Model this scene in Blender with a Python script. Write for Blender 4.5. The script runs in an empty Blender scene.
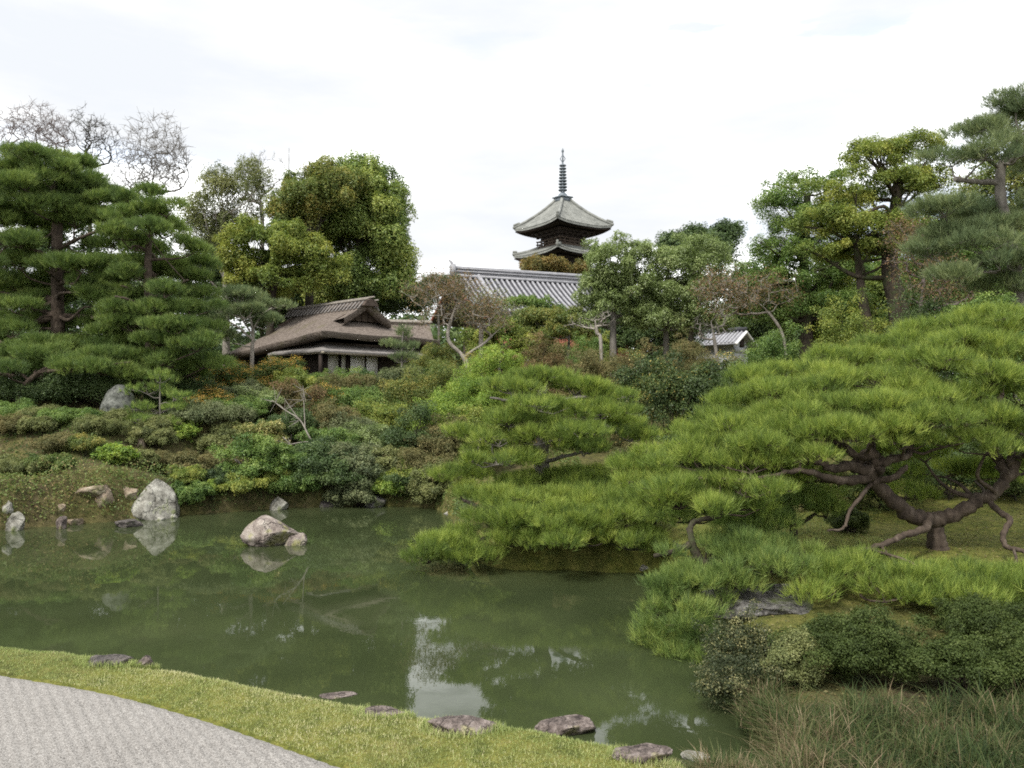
import bpy, math
import numpy as np

rng = np.random.default_rng(11)
F = 796.4
TILT = 16 / F
CAMZ = 3.0
COS_T, SIN_T = math.cos(TILT), math.sin(TILT)


def ray(px, py):
    dx = (px - 512) / F
    dz = (384 - py) / F
    d = np.array([dx, COS_T - dz * SIN_T, SIN_T + dz * COS_T])
    return d / d[1]


def P(px, py, Y):
    """point of the world seen at pixel px,py at depth Y"""
    return np.array([0, 0, CAMZ]) + ray(px, py) * Y


# ------------------------------------------------------------------ scene
scene = bpy.context.scene
COL = scene.collection
LABELS = {}


def tag(o, label, cat, group=None):
    assert label not in LABELS or group, label
    LABELS[label] = 1
    o['label'] = label
    o['category'] = cat
    if group:
        o['group'] = group
    return o


def thing(name, label, cat, loc, group=None):
    o = bpy.data.objects.new(name, None)
    o.empty_display_size = 0.3
    COL.objects.link(o)
    o.location = [float(v) for v in loc]
    return tag(o, label, cat, group)


class MB:
    """collects quads / triangles / polygons as numpy blocks"""

    def __init__(self):
        self.V, self.Fs, self.T, self.I = [], [], [], []
        self.n = 0
        self.mi = 0

    def add(self, V, Fc, tint=None):
        V = np.asarray(V, float).reshape(-1, 3)
        Fc = np.asarray(Fc, np.int64)
        self.V.append(V)
        self.Fs.append(Fc + self.n)
        if tint is None:
            tint = np.full(len(Fc), .5)
        self.T.append(np.broadcast_to(np.asarray(tint, float), (len(Fc),)))
        self.I.append(np.full(len(Fc), self.mi))
        self.n += len(V)

    def box(self, c, s, ax=None, tint=.5):
        """c centre, s full sizes, ax rows = local axes"""
        ax = np.eye(3) if ax is None else np.asarray(ax, float)
        k = np.array([[-1, -1, -1], [1, -1, -1], [1, 1, -1], [-1, 1, -1],
                      [-1, -1, 1], [1, -1, 1], [1, 1, 1], [-1, 1, 1]]) * .5
        V = np.asarray(c, float) + (k * np.asarray(s, float)) @ ax
        self.add(V, [[0, 3, 2, 1], [4, 5, 6, 7], [0, 1, 5, 4], [1, 2, 6, 5], [2, 3, 7, 6], [3, 0, 4, 7]], tint)

    def grid(self, G, tint=.5, flip=False):
        G = np.asarray(G, float)
        n, m = G.shape[:2]
        i = np.arange(n * m).reshape(n, m)
        q = np.stack([i[:-1, :-1], i[1:, :-1], i[1:, 1:], i[:-1, 1:]], -1).reshape(-1, 4)
        if flip:
            q = q[:, ::-1]
        self.add(G.reshape(-1, 3), q, tint)

    def tube(self, pts, rad, n=8, tint=.5, cap=True):
        pts = np.asarray(pts, float)
        rad = np.broadcast_to(np.asarray(rad, float), (len(pts),))
        t = np.gradient(pts, axis=0)
        t /= np.linalg.norm(t, axis=1)[:, None] + 1e-9
        up = np.array([0.13, .21, 1.0])
        u = np.cross(t, up)
        bad = np.linalg.norm(u, axis=1) < .15
        u[bad] = np.cross(t[bad], [1, .1, 0])
        u /= np.linalg.norm(u, axis=1)[:, None]
        for i in range(1, len(u)):
            u[i] -= t[i] * (u[i - 1] @ t[i])if False else 0
            w = u[i - 1] - t[i] * (u[i - 1] @ t[i])
            u[i] = w / (np.linalg.norm(w) + 1e-9)
        v = np.cross(t, u)
        a = np.linspace(0, 2 * np.pi, n, endpoint=False)
        R = pts[:, None] + (u[:, None] * np.cos(a)[None, :, None] + v[:, None] * np.sin(a)[None, :, None]) * rad[:, None, None]
        m = len(pts)
        i = np.arange(m * n).reshape(m, n)
        j = np.roll(i, -1, 1)
        q = np.stack([i[:-1], j[:-1], j[1:], i[1:]], -1).reshape(-1, 4)
        self.add(R.reshape(-1, 3), q, tint)
        if cap:
            for e in (0, m - 1):
                V = np.vstack([R[e], pts[e] + t[e] * (rad[e] * .4 if e else -rad[e] * .4)])
                k = np.arange(n)
                f = np.stack([k, (k + 1) % n, np.full(n, n)], -1)
                self.add(V, f, tint)

    def segs(self, A, B, ra, rb, n=4, tint=.5):
        """many straight tapered sticks at once"""
        A = np.asarray(A, float).reshape(-1, 3)
        B = np.asarray(B, float).reshape(-1, 3)
        if not len(A):
            return
        ra = np.broadcast_to(ra, (len(A),))
        rb = np.broadcast_to(rb, (len(A),))
        t = B - A
        t /= np.linalg.norm(t, axis=1)[:, None] + 1e-9
        u = np.cross(t, [.31, .17, .93])
        u /= np.linalg.norm(u, axis=1)[:, None] + 1e-9
        v = np.cross(t, u)
        a = np.linspace(0, 2 * np.pi, n, endpoint=False)
        ring = u[:, None] * np.cos(a)[None, :, None] + v[:, None] * np.sin(a)[None, :, None]
        V = np.concatenate([A[:, None] + ring * ra[:, None, None], B[:, None] + ring * rb[:, None, None]], 1)
        k = np.arange(n)
        f = np.stack([k, (k + 1) % n, (k + 1) % n + n, k + n], -1)
        Fc = (f[None] + (np.arange(len(A)) * 2 * n)[:, None, None]).reshape(-1, 4)
        self.add(V.reshape(-1, 3), Fc, tint)

    def build(self, name, mat, parent=None, smooth=False, loc=None):
        V = np.concatenate(self.V)
        base = np.array(parent_loc(parent) if parent else (loc if loc is not None else (0, 0, 0)), float)
        V = V - base
        me = bpy.data.meshes.new(name)
        me.vertices.add(len(V))
        me.vertices.foreach_set('co', V.astype(np.float32).ravel())
        L = np.concatenate([f.ravel() for f in self.Fs])
        tot = np.concatenate([np.full(len(f), f.shape[1]) for f in self.Fs])
        st = np.concatenate([[0], np.cumsum(tot)[:-1]])
        me.loops.add(len(L))
        me.loops.foreach_set('vertex_index', L.astype(np.int32))
        me.polygons.add(len(tot))
        me.polygons.foreach_set('loop_start', st.astype(np.int32))
        if smooth:
            me.polygons.foreach_set('use_smooth', np.ones(len(tot), bool))
        at = me.attributes.new('tint', 'FLOAT', 'FACE')
        at.data.foreach_set('value', np.concatenate(self.T).astype(np.float32))
        me.update(calc_edges=True)
        if isinstance(mat, list):
            me.polygons.foreach_set('material_index', np.concatenate(self.I).astype(np.int32))
        for m_ in (mat if isinstance(mat, list) else [mat]):
            me.materials.append(m_)
        o = bpy.data.objects.new(name, me)
        COL.objects.link(o)
        if parent:
            o.parent = parent
        elif loc is not None:
            o.location = [float(v) for v in loc]
        return o


def parent_loc(p):
    l = np.zeros(3)
    while p:
        l = l + np.array(p.location)
        p = p.parent
    return l


def norm(v):
    v = np.asarray(v, float)
    return v / (np.linalg.norm(v, axis=-1, keepdims=True) + 1e-9)


def smoothpts(pts, k=4):
    """Catmull-Rom"""
    p = np.asarray(pts, float)
    p = np.vstack([2 * p[0] - p[1], p, 2 * p[-1] - p[-2]])
    out = []
    for i in range(1, len(p) - 2):
        for t in np.linspace(0, 1, k, endpoint=False):
            a, b, c, d = p[i - 1], p[i], p[i + 1], p[i + 2]
            out.append(.5 * (2 * b + (c - a) * t + (2 * a - 5 * b + 4 * c - d) * t * t + (3 * b - a - 3 * c + d) * t ** 3))
    out.append(p[-2])
    return np.array(out)


# ------------------------------------------------------------------ terrain
POND = np.array([(-14, 9.6), (-9, 9.45), (-6.7, 9.35), (-5.74, 8.98), (-3.76, 8.32), (-2.49, 7.8), (-1.69, 7.44), (-.71, 7.02),
                 (.23, 6.76), (1.02, 6.42), (1.5, 6.0), (1.75, 5.75), (2.0, 6.3), (2.05, 7.0), (2.25, 8.0), (2.55, 9.2), (2.8, 10.4),
                 (2.95, 11.9), (2.75, 13.2), (2.4, 13.75), (1.54, 13.95), (.49, 14.1), (-.3, 14.15), (-.8, 14.8),
                 (-1.05, 16.5), (-1.3, 18.8), (-1.75, 20.9), (-2.2, 22.2), (-4.05, 22.7), (-6.44, 22.1), (-8.4, 20.8),
                 (-9.9, 19.6), (-11.8, 18.4), (-13.6, 17.2), (-15.5, 15.0), (-16, 12)])
CTRL = np.array([(-8, 5, .45), (-4, 4, .45), (0, 2, .45), (1, 4.5, .4), (-2, 6.6, .38), (-6, 8, .42), (2.2, 4.6, .36),
                 (3, 5, .3), (5, 5.5, .25), (3.5, 7.5, .26), (5.5, 7.5, .28), (8, 6, .4), (4.5, 9.5, .45), (6.2, 11.7, .82), (9, 11, 1.0),
                 (4, 12.5, .55), (12, 9, .9), (.5, 15.5, .5), (2, 16, .62), (5, 15, .8), (8, 17, 1.05), (1, 19, .9), (4, 20, 1.2),
                 (12, 18, 1.6), (-1, 24, .75), (2, 25, 1.2), (-4, 26, .95), (0, 30, 2.2), (6, 28, 1.8), (12, 28, 2.3),
                 (-8, 23, .65), (-10, 26, 2.5), (-13, 24, 2.3), (-7, 28, 1.9), (-5, 31, 2.7), (-10, 31, 2.9), (-14, 20, 1.0),
                 (-16, 28, 3.2), (-20, 22, 2.3), (-8, 34.5, 3.7), (-12, 39, 4.1), (-5, 38, 4.1), (0, 38, 4.0), (-20, 45, 4.6),
                 (0, 60, 4.6), (10, 95, 4.5), (20, 40, 4.0), (25, 30, 3.8), (40, 60, 4.8), (-50, 40, 4.8), (-30, 90, 5), (30, 10, 2.3),
                 (-30, 15, 2), (-30, 0, .5), (0, -20, .45), (20, -5, .6), (0, 200, 5), (-200, 100, 6), (200, 100, 6), (60, 150, 5),
                 (-200, -50, .5), (200, -50, .5)])


def sdist(x, y):
    """signed distance to the pond: negative in the water"""
    sh = np.shape(x)
    p = np.stack([np.ravel(x), np.ravel(y)], -1).astype(float)
    d = np.full(len(p), 1e9)
    inside = np.zeros(len(p), bool)
    n = len(POND)
    for i in range(n):
        a, b = POND[i], POND[(i + 1) % n]
        e = b - a
        w = p - a
        t = np.clip((w @ e) / (e @ e), 0, 1)
        d = np.minimum(d, np.linalg.norm(w - t[:, None] * e, axis=1))
        c = ((a[1] > p[:, 1]) != (b[1] > p[:, 1]))
        xi = (b[0] - a[0]) * (p[:, 1] - a[1]) / (b[1] - a[1] + 1e-12) + a[0]
        inside ^= c & (p[:, 0] < xi)
    return np.where(inside, -d, d).reshape(sh)


def gz(x, y):
    x = np.asarray(x, float)
    y = np.asarray(y, float)
    sd = sdist(x, y)
    num = np.zeros(x.shape)
    den = np.zeros(x.shape)
    for cx, cy, h in CTRL:
        w = 1 / (((x - cx) ** 2 + (y - cy) ** 2) + .3) ** 1.7
        num += w * h
        den += w
    h = num / den
    near = np.exp(-((y - 5) / 6) ** 2 - ((x + 2) / 8) ** 2)
    bump = (np.sin(x * 1.7 + .6 * np.sin(y * 1.3)) * np.sin(y * 1.9 + .5) * .06 + np.sin(x * 4.1 + y * 2.3) * .02) * (1 - near) * np.clip(h, 0, 1.2)
    s = .12 + .3 * np.clip(h - .4, 0, 2)
    wob = .06 * np.sin(x * 5.3 + y * 3.1) + .05 * np.sin(x * 9.7 - y * 7.9)
    land = -.2 + (h + bump + .2) * (1 - np.exp(-np.maximum(sd + wob * (1 - near), 0) / s))
    return np.where(sd > 0, np.maximum(land, -.2), -.2 + np.maximum(sd, -2.5) * .4)


def g1(x, y):
    return float(gz(np.array([x]), np.array([y]))[0])


def hit(px, py, y0=4.5, y1=70):
    r = ray(px, py)
    Y = np.arange(y0, y1, .05)
    p = np.array([0, 0, CAMZ])[None] + r[None] * Y[:, None]
    g = np.maximum(gz(p[:, 0], p[:, 1]), 0)
    k = np.argmax(p[:, 2] < g)
    if not (p[:, 2] < g).any():
        k = -1
    return p[k]


# ------------------------------------------------------------------ materials
def new_mat(name):
    m = bpy.data.materials.new(name)
    m.use_nodes = True
    nt = m.node_tree
    nt.nodes.clear()
    out = nt.nodes.new('ShaderNodeOutputMaterial')
    return m, nt, out


def nd(nt, typ, **kw):
    n = nt.nodes.new(typ)
    for k, v in kw.items():
        if k in n.inputs:
            n.inputs[k].default_value = v
        else:
            setattr(n, k, v)
    return n


def ramp(nt, stops, interp='LINEAR'):
    r = nt.nodes.new('ShaderNodeValToRGB')
    cr = r.color_ramp
    cr.interpolation = interp
    while len(cr.elements) < len(stops):
        cr.elements.new(.5)
    for e, (p, c) in zip(cr.elements, stops):
        e.position = p
        e.color = (*c, 1)
    return r


def leaf_mat(name, stops, trans=.3, rough=.5, spec=.35, patch=.0, patch_scale=.5):
    if name.startswith('leaf') or name in ('pine_far', 'pine_mid', 'pine_deep', 'pine_grey', 'herb'):
        stops = [(p, tuple(min(c * (1.42 if name in ('leaf_dark', 'leaf_tip', 'leaf_cream', 'leaf_rust', 'leaf_mottle') else 1.62), .6) for c in q)) for p, q in stops]
    if name not in ('blossom', 'azalea', 'pine_far', 'pine_bright', 'pine_mid', 'pine_deep', 'grass'):
        stops = [(p, (q[0] * 1.04, q[1], q[2] + .10 * q[1])) for p, q in stops]
    m, nt, out = new_mat(name)
    L = nt.links.new
    at = nd(nt, 'ShaderNodeAttribute', attribute_name='tint')
    fac = at.outputs['Fac']
    if patch:
        tc = nd(nt, 'ShaderNodeTexCoord')
        no = nd(nt, 'ShaderNodeTexNoise', Scale=patch_scale, Detail=2.0)
        L(tc.outputs['Object'], no.inputs['Vector'])
        mm = nd(nt, 'ShaderNodeMath', operation='MULTIPLY_ADD')
        mm.inputs[1].default_value = patch * 2
        mm.inputs[2].default_value = -patch
        L(no.outputs['Fac'], mm.inputs[0])
        ad = nd(nt, 'ShaderNodeMath', operation='ADD')
        L(fac, ad.inputs[0])
        L(mm.outputs[0], ad.inputs[1])
        fac = ad.outputs[0]
    r = ramp(nt, stops)
    L(fac, r.inputs['Fac'])
    b = nd(nt, 'ShaderNodeBsdfPrincipled', Roughness=rough)
    b.inputs['Specular IOR Level'].default_value = spec
    L(r.outputs['Color'], b.inputs['Base Color'])
    t = nd(nt, 'ShaderNodeBsdfTranslucent')
    hs = nd(nt, 'ShaderNodeHueSaturation', Saturation=1.1, Value=1.25)
    L(r.outputs['Color'], hs.inputs['Color'])
    L(hs.outputs['Color'], t.inputs['Color'])
    mx = nd(nt, 'ShaderNodeMixShader', Fac=trans)
    L(b.outputs[0], mx.inputs[1])
    L(t.outputs[0], mx.inputs[2])
    L(mx.outputs[0], out.inputs['Surface'])
    return m


def rough_mat(name, stops, scale=4.0, rough=.9, bump=.4, detail=6.0, stretch=(1, 1, 1), spec=.3, dist=.05, coord='Object', second=None, tintmix=0.0):
    m, nt, out = new_mat(name)
    L = nt.links.new
    tc = nd(nt, 'ShaderNodeTexCoord')
    mp = nd(nt, 'ShaderNodeMapping')
    mp.inputs['Scale'].default_value = stretch
    L(tc.outputs[coord], mp.inputs['Vector'])
    no = nd(nt, 'ShaderNodeTexNoise', Scale=scale, Detail=detail, Roughness=.65)
    L(mp.outputs[0], no.inputs['Vector'])
    fac = no.outputs['Fac']
    if tintmix:
        at = nd(nt, 'ShaderNodeAttribute', attribute_name='tint')
        mm = nd(nt, 'ShaderNodeMath', operation='MULTIPLY_ADD')
        mm.inputs[1].default_value = tintmix
        L(at.outputs['Fac'], mm.inputs[0])
        L(fac, mm.inputs[2])
        sb = nd(nt, 'ShaderNodeMath', operation='SUBTRACT')
        L(mm.outputs[0], sb.inputs[0])
        sb.inputs[1].default_value = tintmix * .5
        fac = sb.outputs[0]
    r = ramp(nt, stops)
    L(fac, r.inputs['Fac'])
    colr = r.outputs['Color']
    if second:
        sc, lo, hi, col = second
        n2 = nd(nt, 'ShaderNodeTexNoise', Scale=sc, Detail=5.0, Roughness=.6)
        L(tc.outputs[coord], n2.inputs['Vector'])
        mr = nd(nt, 'ShaderNodeMapRange')
        mr.inputs['From Min'].default_value = lo
        mr.inputs['From Max'].default_value = hi
        L(n2.outputs['Fac'], mr.inputs['Value'])
        mx = nd(nt, 'ShaderNodeMix', data_type='RGBA')
        L(mr.outputs[0], mx.inputs[0])
        L(colr, mx.inputs[6])
        mx.inputs[7].default_value = (*col, 1)
        colr = mx.outputs[2]
    b = nd(nt, 'ShaderNodeBsdfPrincipled', Roughness=rough)
    b.inputs['Specular IOR Level'].default_value = spec
    L(colr, b.inputs['Base Color'])
    bp = nd(nt, 'ShaderNodeBump', Strength=bump, Distance=dist)
    L(no.outputs['Fac'], bp.inputs['Height'])
    nrm = bp.outputs[0]
    if name.startswith('rock'):
        vo = nd(nt, 'ShaderNodeTexVoronoi', feature='DISTANCE_TO_EDGE', Scale=scale * .55)
        n4 = nd(nt, 'ShaderNodeTexNoise', Scale=scale * .8, Detail=4.0)
        L(tc.outputs[coord], n4.inputs['Vector'])
        va = nd(nt, 'ShaderNodeMix', data_type='VECTOR')
        va.inputs[0].default_value = .35
        L(tc.outputs[coord], va.inputs[4])
        L(n4.outputs['Color'], va.inputs[5])
        L(va.outputs[1], vo.inputs['Vector'])
        cr = nd(nt, 'ShaderNodeMapRange')
        cr.inputs['From Max'].default_value = .035
        L(vo.outputs['Distance'], cr.inputs['Value'])
        b3 = nd(nt, 'ShaderNodeBump', Strength=.9, Distance=dist * .6)
        L(cr.outputs[0], b3.inputs['Height'])
        L(nrm, b3.inputs['Normal'])
        nrm = b3.outputs[0]
        fine = nd(nt, 'ShaderNodeTexNoise', Scale=60.0, Detail=5.0, Roughness=.75)
        L(tc.outputs[coord], fine.inputs['Vector'])
        fr = ramp(nt, [(.33, (.45, .45, .45)), (.5, (1, 1, 1)), (.7, (1.35, 1.35, 1.3))])
        L(fine.outputs['Fac'], fr.inputs['Fac'])
        mu = nd(nt, 'ShaderNodeMix', data_type='RGBA', blend_type='MULTIPLY')
        mu.inputs[0].default_value = 1
        L(colr, mu.inputs[6])
        L(fr.outputs['Color'], mu.inputs[7])
        L(mu.outputs[2], b.inputs['Base Color'])
    L(nrm, b.inputs['Normal'])
    L(b.outputs[0], out.inputs['Surface'])
    return m


M = {}
# needles and leaves
M['pine_bright'] = leaf_mat('pine_bright', [(0, (.07, .11, .03)), (.5, (.18, .25, .052)), (1, (.36, .42, .095))], .35, .55, .25, .22, .9)
M['pine_mid'] = leaf_mat('pine_mid', [(0, (.045, .075, .022)), (.5, (.115, .165, .042)), (1, (.21, .255, .065))], .35, .55, .25, .18, .9)
M['pine_deep'] = leaf_mat('pine_deep', [(0, (.045, .072, .022)), (.5, (.10, .145, .04)), (1, (.19, .225, .06))], .35, .55, .25, .15, .9)
M['pine_far'] = leaf_mat('pine_far', [(0, (.04, .065, .02)), (.5, (.085, .125, .034)), (1, (.155, .195, .052))], .3, .55, .25, .22, .35)
M['pine_grey'] = leaf_mat('pine_grey', [(0, (.05, .075, .03)), (.5, (.092, .125, .044)), (1, (.155, .185, .065))], .3, .6, .25, .2, .6)
M['leaf_green'] = leaf_mat('leaf_green', [(0, (.035, .07, .014)), (.5, (.085, .14, .022)), (1, (.155, .21, .034))], .3, .5, .35, .2, .5)
M['leaf_camphor'] = leaf_mat('leaf_camphor', [(0, (.05, .085, .018)), (.5, (.125, .175, .03)), (1, (.25, .28, .05))], .3, .5, .35, .2, .35)
M['leaf_dark'] = leaf_mat('leaf_dark', [(0, (.025, .045, .014)), (.55, (.055, .09, .022)), (1, (.10, .14, .035))], .25, .5, .35, .15, .7)
M['leaf_yellow'] = leaf_mat('leaf_yellow', [(0, (.05, .085, .014)), (.5, (.125, .165, .022)), (1, (.24, .25, .035))], .3, .5, .3, .2, .6)
M['leaf_lime'] = leaf_mat('leaf_lime', [(0, (.06, .11, .014)), (.5, (.14, .21, .02)), (1, (.26, .31, .04))], .35, .5, .3, .2, .8)
M['leaf_gold'] = leaf_mat('leaf_gold', [(0, (.045, .075, .016)), (.45, (.10, .13, .024)), (.78, (.17, .175, .03)), (1, (.25, .21, .045))], .3, .5, .3, .2, .5)
M['leaf_olive'] = leaf_mat('leaf_olive', [(0, (.05, .065, .02)), (.5, (.11, .13, .035)), (1, (.18, .19, .06))], .3, .55, .3, .25, .5)
M['leaf_tip'] = leaf_mat('leaf_tip', [(0, (.035, .065, .014)), (.5, (.075, .12, .02)), (.72, (.13, .15, .02)), (.82, (.33, .24, .03)), (1, (.42, .27, .06))], .3, .5, .3)
M['leaf_cream'] = leaf_mat('leaf_cream', [(0, (.06, .1, .02)), (.5, (.15, .18, .04)), (.75, (.33, .3, .09)), (1, (.45, .4, .15))], .3, .5, .3)
M['leaf_rust'] = leaf_mat('leaf_rust', [(0, (.055, .065, .02)), (.5, (.12, .10, .035)), (.8, (.17, .115, .05)), (1, (.22, .14, .075))], .3, .6, .2, .2, .6)
M['leaf_brown'] = leaf_mat('leaf_brown', [(0, (.045, .055, .018)), (.5, (.10, .10, .032)), (1, (.165, .14, .05))], .3, .6, .2, .2, .8)
M['leaf_mottle'] = leaf_mat('leaf_mottle', [(0, (.025, .045, .014)), (.6, (.055, .085, .02)), (.86, (.09, .12, .02)), (.95, (.28, .25, .05)), (1, (.3, .24, .05))], .25, .5, .35)
M['leaf_grey'] = leaf_mat('leaf_grey', [(0, (.04, .06, .025)), (.5, (.09, .11, .04)), (1, (.15, .17, .07))], .3, .55, .3, .15, .8)
M['speckle'] = leaf_mat('speckle', [(0, (.025, .035, .012)), (.55, (.055, .075, .024)), (.72, (.16, .17, .06)), (1, (.36, .35, .13))], .3, .5, .3)
M['leaf_orange'] = leaf_mat('leaf_orange', [(0, (.05, .06, .014)), (.5, (.115, .105, .025)), (1, (.19, .125, .03))], .3, .5, .3, .25, .5)
M['leaf_pale'] = leaf_mat('leaf_pale', [(0, (.07, .10, .025)), (.5, (.13, .175, .045)), (1, (.24, .29, .10))], .35, .45, .5, .2, .6)
M['blossom'] = leaf_mat('blossom', [(0, (.2, .17, .15)), (.4, (.5, .42, .4)), (1, (.8, .72, .7))], .3, .6, .2)
M['azalea'] = leaf_mat('azalea', [(0, (.03, .045, .012)), (.5, (.06, .088, .022)), (1, (.115, .145, .042))], .25, .6, .2, .2, 1.5)
M['grass'] = leaf_mat('grass', [(0, (.19, .25, .08)), (.4, (.35, .40, .15)), (.7, (.50, .49, .25)), (1, (.64, .58, .38))], .4, .55, .2, .3, 1.3)
M['sedge'] = leaf_mat('sedge', [(0, (.02, .038, .010)), (.38, (.055, .085, .018)), (.55, (.10, .115, .032)), (.75, (.16, .125, .06)), (1, (.29, .24, .13))], .3, .6, .15, .3, 1.2)  # whole ramp darkened: shadow over the lower right bank put into the blade colour
M['herb'] = leaf_mat('herb', [(0, (.035, .06, .014)), (.5, (.075, .11, .02)), (.8, (.12, .15, .03)), (1, (.2, .15, .06))], .3, .55, .3, .3, .5)
# bark
M['bark_red'] = rough_mat('bark_red', [(.3, (.028, .021, .017)), (.55, (.085, .064, .049)), (.75, (.17, .138, .112))], 9, .9, .8, 8, (1, 1, .45), .2, .04)
M['bark_dark'] = rough_mat('bark_dark', [(.3, (.018, .014, .011)), (.7, (.075, .06, .045))], 12, .9, .9, 8, (1, 1, .35), .2, .04, second=(3.0, .5, .7, (.06, .08, .03)))
M['bark_grey'] = rough_mat('bark_grey', [(.3, (.08, .072, .062)), (.7, (.23, .21, .185))], 9, .9, .6, 8, (1, 1, .4), .2, .03)
M['bark_pale'] = rough_mat('bark_pale', [(.3, (.15, .13, .11)), (.7, (.36, .33, .29))], 9, .9, .5, 8, (1, 1, .5), .2, .02)
M['bark_purple'] = rough_mat('bark_purple', [(.3, (.10, .08, .075)), (.7, (.22, .18, .17))], 9, .9, .5, 8, (1, 1, .5), .2, .02)
# stone
M['rock_white'] = rough_mat('rock_white', [(.34, (.09, .085, .07)), (.5, (.25, .24, .21)), (.66, (.42, .41, .365))], 4.5, .9, .9, 10, spec=.2, dist=.06, second=(2.2, .58, .66, (.20, .22, .10)))
M['rock_grey'] = rough_mat('rock_grey', [(.32, (.06, .056, .052)), (.5, (.145, .138, .13)), (.7, (.24, .23, .22))], 14, .9, .9, 10, spec=.2, dist=.06, second=(2.6, .55, .65, (.10, .12, .05)))
M['rock_purple'] = rough_mat('rock_purple', [(.34, (.035, .028, .026)), (.5, (.13, .105, .095)), (.68, (.26, .22, .205))], 9, .9, .9, 10, spec=.2, dist=.04, second=(3.0, .58, .66, (.27, .25, .13)))
M['rock_pond'] = rough_mat('rock_pond', [(.34, (.06, .048, .042)), (.48, (.21, .175, .155)), (.64, (.38, .34, .30))], 4.2, .9, 1, 10, spec=.2, dist=.08, second=(2.4, .54, .64, (.26, .25, .11)))
M['rock_lichen'] = rough_mat('rock_lichen', [(.34, (.05, .053, .046)), (.5, (.115, .12, .108)), (.7, (.23, .235, .215))], 6, .95, .6, 10, spec=.1, dist=.05, second=(1.6, .52, .66, (.11, .14, .06)))
M['rock_dark'] = rough_mat('rock_dark', [(.3, (.03, .027, .025)), (.5, (.085, .075, .07)), (.75, (.2, .175, .165))], 9, .9, 1, 10, spec=.3, dist=.05, second=(4.0, .60, .68, (.10, .13, .03)))
M['rock_brown'] = rough_mat('rock_brown', [(.3, (.10, .075, .05)), (.5, (.24, .19, .14)), (.72, (.40, .34, .28))], 4, .9, .8, 10, spec=.2, dist=.05, second=(2.4, .56, .66, (.13, .14, .05)))
# building
M['thatch'] = rough_mat('thatch', [(.3, (.06, .048, .041)), (.5, (.15, .124, .106)), (.72, (.245, .208, .182))], 7, .95, .9, 10, (1, 1, 2.2), .1, .06, second=(.8, .56, .74, (.11, .10, .055)))
M['thatch_edge'] = rough_mat('thatch_edge', [(.3, (.045, .034, .03)), (.7, (.14, .11, .09))], 14, .95, .8, 8, (1, 1, 3), .1, .04)
M['shingle'] = rough_mat('shingle', [(.3, (.10, .09, .085)), (.5, (.19, .175, .165)), (.75, (.28, .26, .25))], 5, .9, .5, 8, (1, 1, 3), .2, .03)
M['wood_dark'] = rough_mat('wood_dark', [(.3, (.018, .014, .012)), (.7, (.055, .042, .035))], 6, .85, .3, 6, (3, 3, .5), .2, .02)
M['wood_pale'] = rough_mat('wood_pale', [(.3, (.2, .17, .13)), (.7, (.38, .34, .28))], 6, .85, .3, 6, (3, 3, .5), .2, .02)
M['wood_gable'] = rough_mat('wood_gable', [(.3, (.05, .038, .03)), (.7, (.12, .09, .07))], 6, .85, .3, 6, (3, 3, .5), .2, .02)
M['mud_wall'] = rough_mat('mud_wall', [(.3, (.03, .023, .018)), (.7, (.07, .055, .045))], 5, .95, .2, 6)
M['paper'] = rough_mat('paper', [(.3, (.74, .72, .67)), (.7, (.82, .80, .76))], 2, .9, .05, 4)
M['paper_grey'] = rough_mat('paper_grey', [(.3, (.48, .46, .40)), (.7, (.58, .56, .5))], 2, .9, .05, 4)
M['plaster'] = rough_mat('plaster', [(.3, (.66, .65, .63)), (.7, (.8, .79, .77))], 2, .9, .1, 6)
M['plaster_grey'] = rough_mat('plaster_grey', [(.3, (.30, .31, .32)), (.7, (.42, .43, .44))], 2, .9, .1, 6)
M['vermilion'] = rough_mat('vermilion', [(.3, (.22, .075, .05)), (.7, (.32, .12, .085))], 4, .8, .2, 6)
M['tile'] = rough_mat('tile', [(.3, (.19, .19, .205)), (.5, (.26, .26, .28)), (.72, (.34, .34, .36))], 2.5, .6, .15, 6, spec=.5)
M['tile_gap'] = rough_mat('tile_gap', [(.3, (.03, .03, .036)), (.7, (.055, .055, .065))], 2.5, .7, .15, 6, spec=.4)
M['tile_old'] = rough_mat('tile_old', [(.3, (.12, .125, .115)), (.5, (.19, .195, .18)), (.72, (.27, .275, .255))], 1.6, .75, .2, 8, spec=.35)
M['bronze'] = rough_mat('bronze', [(.3, (.10, .12, .14)), (.7, (.18, .21, .24))], 3, .6, .1, 4, spec=.5)
M['steel'] = rough_mat('steel', [(.3, (.25, .25, .26)), (.7, (.35, .35, .36))], 3, .5, .05, 4, spec=.5)
# ------------------------------------------------------------------ plant builders
def rand_dirs(n, zb=0.0):
    d = rng.normal(size=(n, 3))
    d[:, 2] += zb
    return norm(d)


def add_leaves(mb, C, N, size, tint, aspect=.5, spread=.6):
    n = len(C)
    nn = norm(N + rng.normal(size=(n, 3)) * spread)
    t = norm(np.cross(nn, rng.normal(size=(n, 3))))
    b = np.cross(nn, t)
    s = (size * rng.uniform(.6, 1.3, n))[:, None]
    fold = nn * s * .12
    V = np.stack([C - t * s * .5, C + b * s * aspect * .5 + fold, C + t * s * .5 - fold, C - b * s * aspect * .5 + fold], 1)
    mb.add(V.reshape(-1, 3), np.arange(4 * n).reshape(n, 4), np.clip(tint, 0, 1))


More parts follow.
